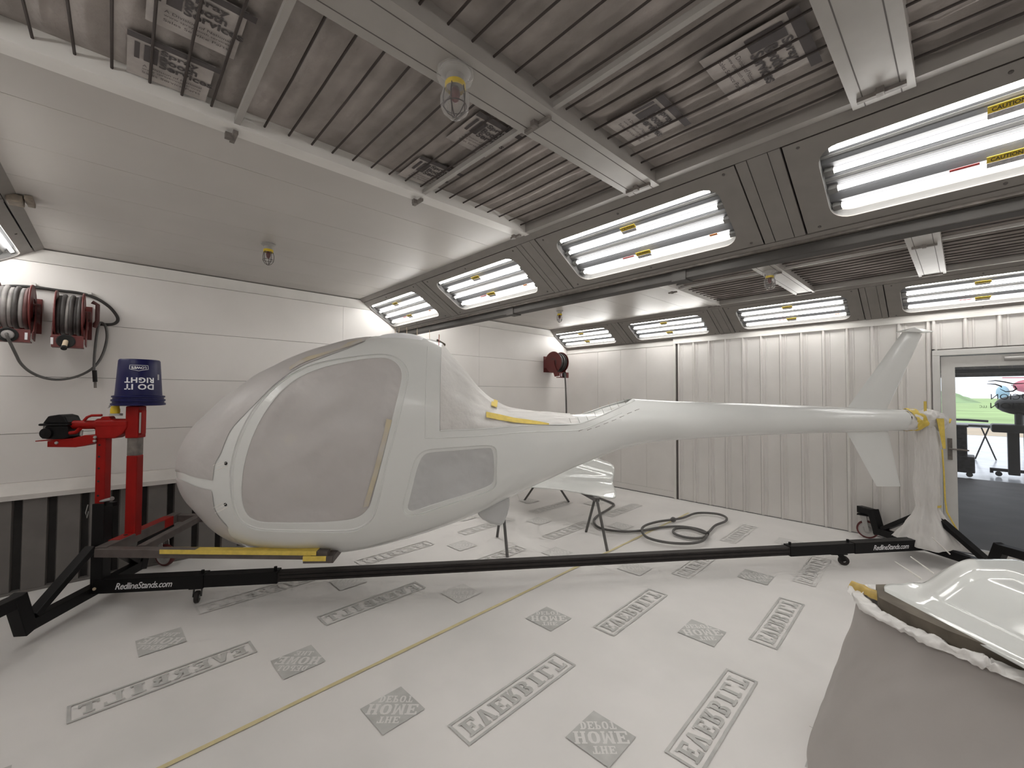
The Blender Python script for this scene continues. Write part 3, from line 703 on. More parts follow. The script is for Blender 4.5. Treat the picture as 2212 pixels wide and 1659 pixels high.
def cdt(pts, loops):
    vs = [V(p) for p in pts]; es = []
    for lp in loops:
        k = len(vs); vs += [V(p) for p in lp]; es += [(k+i, k+(i+1) % len(lp)) for i in range(len(lp))]
    r = delaunay_2d_cdt(vs, es, [], 0, 1e-6); return r[0], r[2]
def L2W(p): return W(p.x, p.y, p.z)
z6 = lambda x, y: onbody(380+x/3.073, 680+y/3.073)
z8 = lambda x, y: onbody(850+x/2.949, 880+y/2.949)
D_OUT = smooth_poly([z6(*p) for p in [(355, 1100), (360, 1010), (385, 890), (430, 770), (500, 640), (600, 520), (720, 420), (860, 345), (1000, 305), (1150, 280), (1300, 262), (1400, 262), (1470, 285), (1525, 335), (1545, 400), (1530, 490), (1500, 620), (1455, 800), (1410, 960), (1375, 1120), (1340, 1270), (1312, 1345), (1260, 1405), (1180, 1440), (1050, 1448), (850, 1444), (650, 1440), (540, 1430), (450, 1395), (400, 1340), (370, 1250)]])
D_IN = smooth_poly([z6(*p) for p in [(425, 1130), (440, 1010), (470, 890), (520, 760), (600, 620), (700, 500), (820, 410), (950, 355), (1080, 322), (1250, 292), (1380, 285), (1440, 305), (1482, 345), (1497, 405), (1482, 490), (1440, 660), (1385, 880), (1335, 1080), (1290, 1250), (1255, 1310), (1200, 1350), (1100, 1372), (900, 1385), (700, 1385), (560, 1380), (480, 1350), (440, 1290), (425, 1210)]])
Q_OUT = smooth_poly([z8(*p) for p in [(58, 650), (62, 600), (90, 500), (120, 380), (150, 310), (210, 270), (320, 258), (480, 247), (600, 240), (648, 256), (660, 300), (657, 400), (655, 490), (620, 530), (500, 575), (350, 622), (200, 675), (110, 692), (72, 682)]])
Q_IN = smooth_poly([z8(*p) for p in [(88, 640), (100, 590), (122, 500), (150, 390), (190, 310), (250, 290), (400, 278), (600, 262), (630, 280), (640, 340), (638, 460), (610, 500), (480, 550), (300, 605), (150, 655), (105, 662)]])
KT = .35
def dom(s, z): return (xi(s), theta(s, z)*KT)
RIM = [onbody(*p) for p in [(957, 931), (1010, 929), (1060, 926), (1150, 919), (1240, 917), (1300, 898), (1345, 877)]]
RIM = [(1.905, RIM[0][1])]+[r for r in RIM if r[0] > 1.93]
near = [(xi(1.905), PI/2*KT)]+[(xi(1.905), (PI/2+(theta(*RIM[0])-PI/2)*k/8)*KT) for k in range(1, 8)]
rimd = smooth_poly([dom(*r) for r in RIM]+[(xi(3.62), 80/180*PI*KT), (xi(3.66), PI/2*KT)], False, 6)
near += rimd
BAY = near+[(a, PI*KT-b) for a, b in reversed(near[1:-1])]
holes = [[dom(*p) for p in resample(D_OUT, 140)], [dom(*p) for p in resample(Q_OUT, 90)], BAY]
har = np.array(sum(holes, []))
pts = []
XM = xi(S1); NXI, NTH = 118, 84
for i in range(NXI+1):
    for j in range(NTH+1):
        p = (XM*i/NXI, (-PI/2+2*PI*j/NTH)*KT)
        if pdist(p, har) > .008: pts.append(p)
vs, fs = cdt(pts, holes)
mb = MB(); tri = []
for f in fs:
    c = (sum(vs[i].x for i in f)/len(f), sum(vs[i].y for i in f)/len(f))
    if not any(inside(c, h) for h in holes): tri.append(tuple(f))
def d2s(p): return (p[0]**2+S0, p[1]/KT)
mb.add([L2W(body(*d2s(v))) for v in vs], tri)
HELI = thing('helicopter_body', 'long white primed helicopter fuselage with masked windows, held on the rotating stand', 'helicopter', W(1.5, 0, 0))
hull = mb.build('fuselage', 'paint', HELI)
bm = bmesh.new(); bm.from_mesh(hull.data); bmesh.ops.remove_doubles(bm, verts=bm.verts, dist=1e-4)
bmesh.ops.dissolve_degenerate(bm, edges=bm.edges, dist=1e-5); bmesh.ops.delete(bm, geom=[v for v in bm.verts if not v.link_faces], context='VERTS')
bmesh.ops.recalc_face_normals(bm, faces=bm.faces); bm.to_mesh(hull.data); bm.free()
hull.data.polygons.foreach_set('use_smooth', [True]*len(hull.data.polygons)); hull.data.set_sharp_from_angle(angle=math.radians(50))
def deep(s, z, d): return W(s, tsurf(s, z)-d, z)
def opening(po, pi, N, name, fm, d1, d2, d3, seed, amp):
    a = resample(po, N); b = resample(pi, N); m = MB()
    mid = lambda f: [tuple(x+(y-x)*f for x, y in zip(p, q)) for p, q in zip(a, b)]
    rings = [(a, 0), (mid(.04), d1), (mid(.16), d1), (mid(.24), d1*1.7), (mid(.90), d2), (b, d2+.004), (b, d3)]
    vs = []; fs = []
    for r, d in rings: vs += [deep(s, z, d) for s, z in r]
    for k in range(len(rings)-1):
        for i in range(N): fs.append((k*N+i, k*N+(i+1) % N, (k+1)*N+(i+1) % N, (k+1)*N+i))
    m.add(vs, fs); fr = m.build(name+'_frame', 'paint', HELI, smooth=28)
    arr = np.array(b); g = []
    x0, x1, y0, y1 = arr[:, 0].min(), arr[:, 0].max(), arr[:, 1].min(), arr[:, 1].max(); h = .018
    for i in range(int((x1-x0)/h)+1):
        for j in range(int((y1-y0)/h)+1):
            p = (x0+i*h, y0+j*h)
            if inside(p, b) and pdist(p, arr) > .008: g.append(p)
    vv, ff = cdt(g, [b]); out = []
    for v in vv:
        s, z = v; e = min(1, pdist((s, z), arr)/.10); e2 = min(1, pdist((s, z), arr)/.03)
        fold = noise.noise(V(((s*.8+z*.55)*2.0+seed, (z-s*.75)*5.5, seed)))*.6+noise.noise(V((s*2.5, z*2.5, seed+3)))
        puck = (noise.noise(V((s*24, z*24, seed)))+.8*noise.noise(V((s*11, z*30, seed))))*.008*(1-e)
        out.append(W(s, tsurf(s, z)-d3+.006-amp*e*(.6+fold)+puck*e2, z))
    t = [tuple(f) for f in ff if inside((sum(vv[i].x for i in f)/3, sum(vv[i].y for i in f)/3), b)]
    MB().add(out, t).build(name+'_masking', fm, HELI, smooth=80)
opening(D_OUT, D_IN, 140, 'door', 'film', .010, .020, .034, 1.7, .034)
opening(Q_OUT, Q_IN, 90, 'side_window', 'film2', .008, .016, .026, 5.1, .026)
# films that follow the skin
def skin_patch(loop, name, m, off, amp, seed, h=.03, sc=6):
    arr = np.array(loop); g = []
    x0, x1, y0, y1 = arr[:, 0].min(), arr[:, 0].max(), arr[:, 1].min(), arr[:, 1].max()
    for i in range(int((x1-x0)/h)+1):
        for j in range(int((y1-y0)/(h*.7))+1):
            p = (x0+i*h, y0+j*h*.7)
            if inside(p, loop) and pdist(p, arr) > .006: g.append(p)
    vv, ff = cdt(g, [loop]); out = []
    for v in vv:
        s, th = d2s(v); e = min(1, pdist((v.x, v.y), arr)/.05); p = body(s, th); n = body_n(s, th)
        k = noise.noise(V((p.x*sc*.6+p.z*sc*.5, p.y*sc, (p.z-p.x*.7)*sc+seed)))
        out.append(L2W(p+n*(off+amp*e*(.5+k))))
    t = [tuple(f) for f in ff if inside((sum(vv[i].x for i in f)/3, sum(vv[i].y for i in f)/3), loop)]
    return MB().add(out, t).build(name, m, HELI, smooth=80)
wn = [z6(*p) for p in [(1250, 180), (1150, 222), (1050, 258), (950, 296), (860, 330), (740, 400), (640, 480), (540, 580), (440, 680), (370, 760), (330, 840), (300, 920), (265, 980), (250, 1060), (245, 1100)]]
wb_ = [z6(*p) for p in [(150, 1083), (90, 1066), (45, 1046)]]
nd = [(xi(1.36), PI/2*KT), (xi(1.33), (PI/2+theta(*wn[0]))/2*KT)]+smooth_poly([dom(*p) for p in wn], False, 3)+[dom(*p) for p in wb_]
nd += [(.11, theta(*wb_[-1])*KT), (.012, -.05*KT)]
skin_patch(nd+[(a, PI*KT-b) for a, b in reversed(nd[1:])], 'windshield_masking', 'film', .004, .010, 2.0)
# yellow tape along the top edge of the windshield film
tp = [(1240, 185), (1150, 216), (1050, 250), (950, 285), (860, 318), (760, 372)]
a_ = [dom(*z6(x, y)) for x, y in tp]; b_ = [dom(*z6(x-6, y-20-6*math.sin(i*2))) for i, (x, y) in enumerate(tp)]
M['tape_pale'] = mat('overpainted_tape', (.56, .49, .35), .5, var=.12, vscale=9, tint=(.54, .51, .48), tscale=5, tmin=.4, tmax=.65)
skin_patch(smooth_poly(a_, False, 3)+smooth_poly(b_[::-1], False, 3), 'masking_tape', 'tape_pale', .009, .003, 8, h=.02)
cn = [z6(*p) for p in [(45, 1098), (80, 1112), (120, 1132), (180, 1150), (228, 1163), (243, 1185), (250, 1240), (258, 1285), (280, 1330), (315, 1372), (340, 1398)]]
cd_ = [(.012, -.35*KT), (.10, theta(*cn[0])*KT)]+smooth_poly([dom(*p) for p in cn], False, 3); cd_ += [(cd_[-1][0]+.02, (cd_[-1][1]-PI/2*KT)/2), (cd_[-1][0]+.03, -PI/2*KT+1e-4)]
skin_patch(cd_+[(.012, -PI/2*KT+1e-4)], 'chin_masking', 'film', .004, .005, 5.0)
# yellow tape strip at the rear edge of the door film
def strip(pl, pr, d, name, m):
    L = smooth_poly([z6(*p) for p in pl], False, 5); R = smooth_poly([z6(*p) for p in pr], False, 5); n = len(L); k = MB()
    vs = []
    for i in range(n):
        for f in (0, .33, .67, 1):
            s, z = (L[i][0]+(R[i][0]-L[i][0])*f, L[i][1]+(R[i][1]-L[i][1])*f); vs.append(deep(s, z, d))
    k.add(vs, [(i*4+j, (i+1)*4+j, (i+1)*4+j+1, i*4+j+1) for i in range(n-1) for j in range(3)]); return k.build(name, m, HELI, smooth=60)
strip([(1395, 690), (1375, 790), (1345, 900), (1312, 1030), (1275, 1160), (1235, 1285)], [(1432, 700), (1405, 800), (1378, 905), (1345, 1035), (1305, 1165), (1275, 1275)], .020, 'masking_tape', 'tape_pale')
# engine bay: plastic sheet over the mast, floor of the open bay
rimf = pchip([r[0] for r in RIM]+[3.66], [r[1] for r in RIM]+[1.612])
ridge = pchip([1.905, 1.98, 2.08, 2.2, 2.33, 2.49, 2.7, 2.87, 3.0, 3.3, 3.64], [2.09, 1.995, 1.89, 1.745, 1.62, 1.54, 1.51, 1.495, 1.48, 1.49, 1.585])
def bay(s, al, wr=0):
    zr = rimf(s); tr = tsurf(s, zr)*.985; k = min(1, max(0, (s-1.905)/.35)); p = 2/2.6+(1.25-2/2.6)*k
    c, q = math.cos(al), math.sin(al); zz = ridge(s)
    P = V((s, tr*math.copysign(abs(c)**p, c), zr+(zz-zr)*abs(q)**p))
    if wr:
        e = min(1, abs(q)*3)*min(1, (s-1.90)*12)
        P += V((0, .6, .5))*wr*e*(noise.noise(V((s*3, al*2.5+s*4, 1)))+.6*noise.noise(V((s*10, al*3, 5)))+.9*noise.noise(V((s*2.0+al*1.5, al*9-s*6, 9))))
    return P
MB().grid(lambda i, j: L2W(bay(1.906+1.14*i, PI*j, .016)), 70, 60).build('mast_plastic', 'plastic', HELI, smooth=80)
MB().grid(lambda i, j: L2W(bay(3.02+.62*i, PI*j)-V((0, 0, .006))), 24, 24).build('bay_floor', 'paint', HELI, smooth=80)
for sg in (1, -1):
    MB().tube([W(r[0], sg*(tsurf(*r)-.002), r[1]+.002) for r in [(s, rimf(s)) for s in np.linspace(1.91, 3.62, 40)]], .0055, 6).build('rim_lip', 'paint', HELI, smooth=60)
MB().tube([W(s, tsurf(s, rimf(s)-.05)+.0005, rimf(s)-.05) for s in np.linspace(1.80, 3.45, 40)], .003, 6).build('rim_step', 'paint', HELI, smooth=60)
MB().tube([W(1.80, tsurf(1.80, z)+.0005, z) for z in np.linspace(rimf(1.905)-.05, 2.03, 24)], .0025, 6).build('rim_step', 'paint', HELI, smooth=60)
# tape on the plastic
def bay_px(px, py):
    best = None
    for t in np.linspace(-.1, .5, 121):
        s, tt, z = ST(Pt(px, py, t))
        if not 1.91 < s < 3.2: continue
        zr = rimf(s); tr = tsurf(s, zr)*.985; k = min(1, max(0, (s-1.905)/.35)); p = 2/2.6+(1.25-2/2.6)*k
        a = min(1, max(0, tt/tr)); zz = zr+(ridge(s)-zr)*max(0, 1-a**(2/p))**(p/2)
        d = abs(z-zz)
        if best is None or d < best[0]: best = (d, s, tt+.012, z)
    return W(*best[1:])
def tape_quad(rows, name='masking_tape', m='tape'):
    k = MB(); vs = []; 
    for (ax, ay), (bx, by) in rows:
        p, q = bay_px(ax, ay), bay_px(bx, by)
        for f in (0, .5, 1): vs.append(p.lerp(q, f)+NT*.006+V((0, 0, .004)))
    k.add(vs, [(i*3+j, (i+1)*3+j, (i+1)*3+j+1, i*3+j+1) for i in range(len(rows)-1) for j in range(2)]); return k.build(name, m, HELI, smooth=60)
tape_quad([((1050, 890), (1050, 902)), ((1080, 896), (1078, 908)), ((1110, 903), (1110, 913)), ((1140, 907), (1140, 916)), ((1165, 911), (1165, 917)), ((1185, 915), (1185, 918))])
tape_quad([((1062, 862), (1075, 866)), ((1061, 871), (1074, 875)), ((1061, 877), (1073, 881))])
# upper and lower fin
def fin(r0, r1, t0, t1, th, name, cap=0):
    k = MB(); n = 20; prof = []
    for i in range(n):
        a = 2*PI*i/n; x = .5-.5*math.cos(a); y = math.copysign(abs(math.sin(a))**1.1, math.sin(a))*(.5-.28*x); prof.append((x, y))
    vs = []; fs = []; m = 14
    for j in range(m+1):
        f = j/m; le = V(r0).lerp(V(t0), f); te = V(r1).lerp(V(t1), f); e = 1-.6*max(0, (f-.9)/.1)**2
        for x, y in prof: p = le.lerp(te, x); vs.append(W(p.x, y*th*e*(1-.35*f), p.y))
    for j in range(m):
        for i in range(n): fs.append((j*n+i, j*n+(i+1) % n, (j+1)*n+(i+1) % n, (j+1)*n+i))
    fs += [tuple(range(n)), tuple(m*n+i for i in range(n))]
    return k.add(vs, fs).build(name, 'paint', HELI, smooth=50)
fin((5.86, 1.52), (6.31, 1.50), (6.535, 2.325), (6.752, 2.285), .075, 'upper_fin')
MB().prism([W(6.50, -.05, 2.31), W(6.60, -.05, 2.342), W(6.70, -.05, 2.305), W(6.845, -.03, 2.318), W(6.845, .03, 2.318), W(6.70, .05, 2.305), W(6.60, .05, 2.342), W(6.50, .05, 2.31)], (0, 0, -.012)).build('fin_tip', 'paint', HELI, bevel=.004)
fin((5.85, 1.31), (6.325, 1.31), (6.185, .752), (6.459, .745), .07, 'lower_fin')
# belly scoop, roof cap, bulkhead flap
bs = [(1030, 1106), (1050, 1120), (1078, 1130), (1090, 1120), (1097, 1090), (1098, 1068)]
k = MB(); vs = []
ps = [ST(Pt(x, y, .06)) for x, y in [(1028, 1100), (1040, 1114), (1058, 1124), (1080, 1129), (1086, 1122), (1093, 1105), (1098, 1085), (1097, 1066)]]
k.prism([W(s, .18, z) for s, t, z in ps], NT*-.36); k.build('belly_scoop', 'film2', HELI, bevel=.025)
def cap(i, j):
    sx = 1.40+.36*i; t = -.26+.52*j; x = xi(sx); zc = (fT(x)+fB(x))/2; n = fN(sx)
    z = zc+(fT(x)-zc)*(1-abs(t/fW(x))**n)**(1/n)
    return W(sx, t, z-.004+.024*max(0, math.sin(PI*i)*math.sin(PI*j))**.45)
MB().grid(cap, 24, 20).build('roof_cap', 'white', HELI, smooth=60)
MB().bar(W(1.86, .05, 2.115), W(1.93, .05, 2.075), .09, .012).build('bulkhead_flap', 'brown', HELI)
# small wire pins and wooden picks
def pin(p, d, L, m, r=.0022, base=.25):
    d = V(d).normalized(); return MB().cyl(p-d*L*base, p+d*L*(1-base), r, r*.6, 5).build('pick', m, HELI)
for px, py, l in ((853, 727, .10), (861, 727, .10), (879, 728, .11), (901, 730, .11), (928, 732, .10), (948, 740, .09)):
    pin(Pt(px, py, .12), (random.uniform(-.1, .15), 0, 1), l, 'pick', .0032)
pin(Pt(948, 742, .25), (0, 0, 1), .10, 'red_lab', .003)
for s in np.linspace(2.98, 3.52, 8):
    z = rimf(s); t = tsurf(s, z)
    pin(W(s, t-.012, z), NT*-.25+US*-.35+V((0, 0, 1)), .075, 'pickd'); pin(W(s+.03, -t+.012, z), US*-.2+V((0, 0, 1)), .06, 'pick')
    z2 = z-.055; pin(W(s+.06, tsurf(s+.06, z2), z2), NT*.8+US*.5+V((0, 0, .35)), .055, 'pickd', base=.1)
for px, py in ((488, 1001), (487, 1090)):
    s, z = onbody(px, py); n = body_n(s, theta(s, z)); P = L2W(body(s, theta(s, z))); nw = (US*n.x+NT*n.y+V((0, 0, n.z)))
    MB().lathe([(0, .002), (.012, .002), (.012, -.004)], P, nw, 14).build('hinge_hole', 'hole', HELI)
    for ds, dz in ((-.022, .012), (.005, .006), (.012, -.018), (-.01, -.024)):
        q = W(s+ds, tsurf(s+ds, z+dz), z+dz); pin(q, nw*.9+US*-.9+V((0, 0, -.5)), .065, 'pickw', .0018, .05)
for px, py in ((641, 1190), (648, 1190), (667, 1187), (694, 1188)):
    P = Pt(px, py, .22); pin(P, V((random.uniform(-.3, .3), 0, -1)), .05, 'pickw', base=.3)
for px, py in ((1070, 1095), (1083, 1088), (1100, 1074), (1120, 1073)):
    P = Pt(px, py, .10); pin(P, NT*.8+US*.2+V((0, 0, -.7)), .07, 'pickw', base=.4)

# ------------------------------------------------------------------ rotating stand
ST_ = thing('rotating_stand', 'black and red rolling rotisserie stand with a long boom under the helicopter', 'stand', W(-.70, 0, 0))
BZ = .168
def sb(s0, s1, wd, hh, name, m, z=BZ): return MB().bar(W(s0, 0, z), W(s1, 0, z), wd, hh).build(name, m, ST_, bevel=.004)
sb(-.72, .06, .10, .105, 'boom_sleeve', 'black'); sb(.06, .605, .092, .096, 'boom_sleeve', 'black'); bo = sb(.56, 5.25, .076, .076, 'boom', 'boom')
MB().bar(W(.62, .039, BZ+.016), W(5.18, .039, BZ+.016), .004, .006).bar(W(.62, .039, BZ-.016), W(5.18, .039, BZ-.016), .004, .006).build('boom_groove', 'black', bo)
sb(5.19, 5.88, .092, .096, 'boom_sleeve', 'black'); sb(5.88, 6.80, .10, .105, 'boom_sleeve', 'black')
for s in (.03, .575, 5.22, 5.85):
    MB().cyl(W(s, 0, BZ+.05), W(s, 0, BZ+.075), .012, n=10).build('bolt', 'black', ST_)
for s in (-.70, 6.72):
    MB().cyl(W(s, .05, BZ-.01), W(s, .058, BZ-.01), .011, n=10).build('bolt', 'pick' if s < 0 else 'hub', ST_)
for s0, s1, zc in ((-.56, -.16, BZ), (6.08, 6.48, BZ)):
    m = MB(); put_text(m, 'RedlineStands.com', W((s0+s1)/2, .0515, zc), US, (0, 0, 1), s1-s0, .050, shear=.35, offset=.012, space=.92); m.build('sleeve_lettering', 'white', ST_)
def small_caster(s, ang):
    c = W(s, 0, 0)
    f = MB().bar(W(s-.05, 0, .112), W(s+.05, 0, .112), .08, .008).build('caster', 'black', ST_)
    dr = US*math.cos(ang)+NT*math.sin(ang); sd = dr.cross(V((0, 0, 1))); w0 = c+dr*.03+V((0, 0, .046))
    MB().bar(c+sd*.026+V((0, 0, .11)), w0+sd*.026, .004, .04, up=sd.cross(V((0, 0, 1)))).bar(c-sd*.026+V((0, 0, .11)), w0-sd*.026, .004, .04, up=sd.cross(V((0, 0, 1)))).build('fork', 'black', f)
    MB().lathe([(.01, -.016), (.040, -.016), (.046, -.010), (.046, .010), (.040, .016), (.01, .016)], w0, sd, 18).build('wheel', 'boom', f, smooth=40)
    MB().lathe([(0, -.021), (.013, -.021), (.013, .021), (0, .021)], w0, sd, 12).build('hub', 'hub', f)
    MB().bar(c+dr*-.02+V((0, 0, .10)), c+dr*-.075+V((0, 0, .095)), .03, .012).build('brake_pedal', 'black', f)
small_caster(.0, 1.3); small_caster(5.76, .5)
def big_caster(s, t, dr, z=.275):
    c = W(s, t, 0); dr = V(dr).normalized(); sd = dr.cross(V((0, 0, 1))); w0 = c+dr*.035+V((0, 0, .102))
    f = MB().bar(c-dr*.055+V((0, 0, z-.01)), c+dr*.055+V((0, 0, z-.01)), .09, .01).build('caster', 'black', ST_)
    for sg in (-1, 1):
        MB().prism([c-dr*.03+sd*sg*.03+V((0, 0, z-.015)), c+dr*.03+sd*sg*.03+V((0, 0, z-.015)), w0+dr*.018+sd*sg*.03-V((0, 0, .015)), w0-dr*.018+sd*sg*.03-V((0, 0, .015))], sd*sg*.005).build('fork', 'hub', f)
    MB().lathe([(.082, -.020), (.098, -.018), (.102, -.008), (.102, .008), (.098, .018), (.082, .020)], w0, sd, 28).build('tyre', 'redw', f, smooth=40)
    MB().lathe([(0, -.016), (.03, -.024), (.045, -.012), (.07, -.012), (.083, -.020), (.083, .020), (.07, .012), (.045, .012), (.03, .024), (0, .016)], w0, sd, 24).build('wheel_hub', 'hub', f, smooth=30)
def gull(sc, fend):
    zc, zu = .125, .315
    MB().bar(W(sc, -.55, zc), W(sc, .53, zc), .075, .075).build('cross_tube', 'black', ST_, bevel=.004)
    for g in (-1, 1):
        MB().bar(W(sc, g*.50, .085), W(sc, g*.58, zu+.036), .08, .078, up=US).build('riser', 'black', ST_, bevel=.004)
        MB().bar(W(sc, g*.545, zu), W(sc, .95 if g > 0 else -fend, zu), .075, .075).build('outrigger', 'black', ST_, bevel=.004)
gull(-.76, .95); gull(6.78, .74)
big_caster(-.76, -.80, NT*.3+US*.9); big_caster(6.76, -.675, NT*.8+US*.6); big_caster(-.76, .84, US*-1+NT*.3); big_caster(6.78, .85, US*.3+NT)
# front post, braces, red column and head
MB().bar(W(-.70, 0, .12), W(-.70, 0, .80), .084, .084, up=US).build('post', 'black', ST_, bevel=.005)
MB().bar(W(-.70, 0, .79), W(-.70, 0, 1.31), .066, .066, up=US).build('red_column', 'red', ST_, bevel=.006)
for z in (.86, .97, 1.07, 1.16, 1.25):
    MB().lathe([(0, .001), (.008, .001), (.008, -.004)], W(-.708, .0335, z), NT, 10).build('pin_hole', 'hole', ST_)
for g in (-1, 1):
    MB().bar(W(-.73, g*.05, .47), W(-.76, g*.46, .17), .07, .045).build('brace', 'black', ST_, bevel=.004)
MB().cyl(W(-.69, .02, .815), W(-.58, .075, .845), .016, n=14).build('lock_pin', 'chrome', ST_, smooth=40)
MB().bar(W(-.69, .0, .79), W(-.57, .06, .80), .03, .03).build('pin_boss', 'black', ST_)
MB().tube([W(-.755, .06, .80), W(-.765, .065, .74), W(-.755, .065, .70), W(-.748, .062, .75)], .003, 5).build('pin_chain', 'hub', ST_)
# pivot head
hdm = MB().prism([W(s_, .045, z_) for s_, z_ in ((-.735, 1.30), (-.60, 1.30), (-.545, 1.335), (-.515, 1.385), (-.515, 1.435), (-.735, 1.435))], NT*-.09).prism([W(s_, .03, z_) for s_, z_ in ((-.725, 1.43), (-.705, 1.468), (-.65, 1.472), (-.63, 1.43))], NT*-.06)
hdm.build('pivot_head', 'red', ST_, bevel=.008)
MB().cyl(W(-.92, 0, 1.405), W(-.53, 0, 1.405), .034, n=20).build('pivot_shaft', 'red', ST_, smooth=40)
MB().cyl(W(-.745, 0, 1.405), W(-.52, 0, 1.405), .047, n=20).build('pivot_sleeve', 'red', ST_, smooth=40)
gb = MB().prism([W(-1.075, .065, 1.42), W(-1.04, .065, 1.475), W(-.97, .065, 1.487), W(-.93, .065, 1.475), W(-.905, .065, 1.42)], NT*-.13).bar(W(-1.10, 0, 1.41), W(-.90, 0, 1.41), .14, .018).prism([W(-1.065, .06, 1.40), W(-.91, .06, 1.40), W(-.90, .06, 1.315), W(-.93, .06, 1.30), W(-1.06, .06, 1.30)], NT*-.12)
g_ = gb.build('gearbox', 'black', ST_, bevel=.008)
MB().lathe([(0, .03), (.04, .025), (.045, 0), (.045, -.02)], W(-1.045, .05, 1.345), NT, 18).build('gearbox_boss', 'black', g_, smooth=40)
MB().tube([W(-1.10, .02, 1.42), W(-1.105, .02, 1.30)], .005, 6).build('gearbox_bolt', 'hub', g_)
MB().prism([W(-1.125, .055, 1.290), W(-1.125, .055, 1.283), W(-.88, .055, 1.297), W(-.88, .055, 1.304)], NT*-.11).build('gear_plate', 'red', ST_)
MB().prism([W(-1.05, .05, 1.285), W(-.91, .05, 1.298), W(-.80, .05, 1.328), W(-.735, .05, 1.326), W(-.735, .05, 1.268), W(-.80, .05, 1.246), W(-.86, .05, 1.236), W(-1.05, .05, 1.240)], NT*-.09).build('gear_bracket', 'red', ST_, bevel=.003)
for s, z in ((-.725, 1.312), (-.727, 1.284), (-.985, 1.272)):
    MB().lathe([(0, .010), (.010, .008), (.012, 0)], W(s, .051, z), NT, 8).build('bolt', 'hub', ST_)
MB().tube([W(-.82, .03, 1.44), W(-.80, .03, 1.465), W(-.77, .03, 1.478), W(-.70, .03, 1.48)], .010, 8).build('lock_lever', 'red', ST_, smooth=50)
MB().tube([W(-.90, .05, 1.345), W(-.86, .05, 1.35), W(-.83, .05, 1.38)], .014, 8).build('lock_arm', 'red', ST_, smooth=50)
MB().cyl(W(-.835, .03, 1.365), W(-.838, .03, 1.325), .009, n=10).build('lock_bolt', 'hub', ST_)
MB().cyl(W(-.615, .01, 1.475), W(-.615, .01, 1.492), .04, n=16).build('jar_lid', 'hub', ST_, smooth=40)
# rotating arm
MB().bar(W(-.487, -.01, 1.30), W(-.487, -.01, 1.55), .092, .092, up=US).build('arm_sleeve', 'red', ST_, bevel=.008)
MB().bar(W(-.432, .0, 1.33), W(-.432, .0, 1.52), .05, .02, up=US).build('sleeve_plate', 'red', ST_, bevel=.003)
MB().tube([W(-.430, .030, 1.34), W(-.430, .030, 1.50)], .006, 6).build('sleeve_rod', 'hub', ST_)
MB().bar(W(-.487, -.01, 1.16), W(-.487, -.01, 1.31), .074, .074, up=US).build('arm_worn_section', 'grime', ST_, bevel=.008)
MB().bar(W(-.487, -.01, .53), W(-.487, -.01, 1.165), .076, .076, up=US).build('arm', 'red', ST_, bevel=.008)
ZF = .52
def fb(p0, p1, wd, hh, name, m): return MB().bar(p0, p1, wd, hh).build(name, m, ST_, bevel=.004)
fb(W(-.475, .31, ZF), W(-.51, -.58, ZF), .075, .075, 'cross_beam', 'steel'); fb(W(-.492, .17, ZF), W(-.505, -.46, ZF), .079, .079, 'cross_beam_red', 'red')
MB().lathe([(0, .001), (.014, .001), (.014, -.003)], W(-.49, .06, ZF+.0405), (0, 0, 1), 12).build('pin_hole', 'hole', ST_)
fb(W(-.50, .30, ZF), W(1.10, .40, .465), .065, .06, 'support_arm', 'steel'); fb(W(-.55, -.555, ZF), W(1.10, -.46, .465), .065, .06, 'support_arm', 'steel')
fb(W(-.235, .28, ZF), W(-.29, -.52, ZF), .055, .055, 'frame_bar', 'steel')
MB().bar(W(-.06, .331, ZF+.010), W(1.02, .395, .497), .070, .008).bar(W(-.06, .366, ZF+.004), W(1.02, .432, .487), .004, .030).build('arm_tape', 'tape', ST_)
MB().bar(W(.93, .31, .445), W(1.13, .31, .438), .26, .05).build('pad_plate', 'steel', ST_, bevel=.004)
MB().bar(W(.93, .30, .474), W(1.09, .30, .468), .25, .012).bar(W(.93, .438, .455), W(1.09, .438, .448), .006, .035).build('pad_tape', 'tape', ST_)
fb(W(1.115, .42, .43), W(1.155, -.46, .45), .04, .05, 'pad_cross_bar', 'steel')
# plastic-wrapped tail post
MB().bar(W(6.80, 0, .12), W(6.80, 0, 1.33), .09, .09, up=US).build('tail_post', 'black', ST_, bevel=.004)
MB().bar(W(6.80, 0, 1.40), W(6.47, 0, 1.41), .08, .08).build('tail_pivot', 'black', ST_)
for g in (-1, 1):
    MB().bar(W(6.79, g*.05, .46), W(6.79, g*.47, .16), .07, .045).build('brace', 'black', ST_, bevel=.004)
prof = [(1.37, .05), (1.33, .078), (1.2, .085), (1.0, .088), (.8, .090), (.62, .094), (.54, .090), (.46, .115), (.36, .165), (.27, .205), (.20, .235), (.17, .245)]
fr_ = pchip([1.4-p[0] for p in prof], [p[1] for p in prof])
def wrap(i, j):
    z = 1.37-1.2*i; r = fr_(1.4-z); a = 2*PI*j; cc = max(0, (.5-z)/.33)
    n = lambda f, g, o: noise.noise(V((math.cos(a)*f+o, math.sin(a)*f, z*g)))
    r *= 1+.20*n(1.5, 3, 0)+.14*n(4, 2.6, 5)+.09*n(6, 7, 2)+.07*noise.noise(V((math.cos(a)*5+z*6, math.sin(a)*5, z*15)))
    return W(6.775+.01*math.sin(z*8)+r*math.cos(a)*(1-.05*cc), r*math.sin(a), z-.02*cc*math.sin(a*3))
MB().grid(wrap, 110, 97).build('post_plastic', 'plastic_t', ST_, smooth=80)
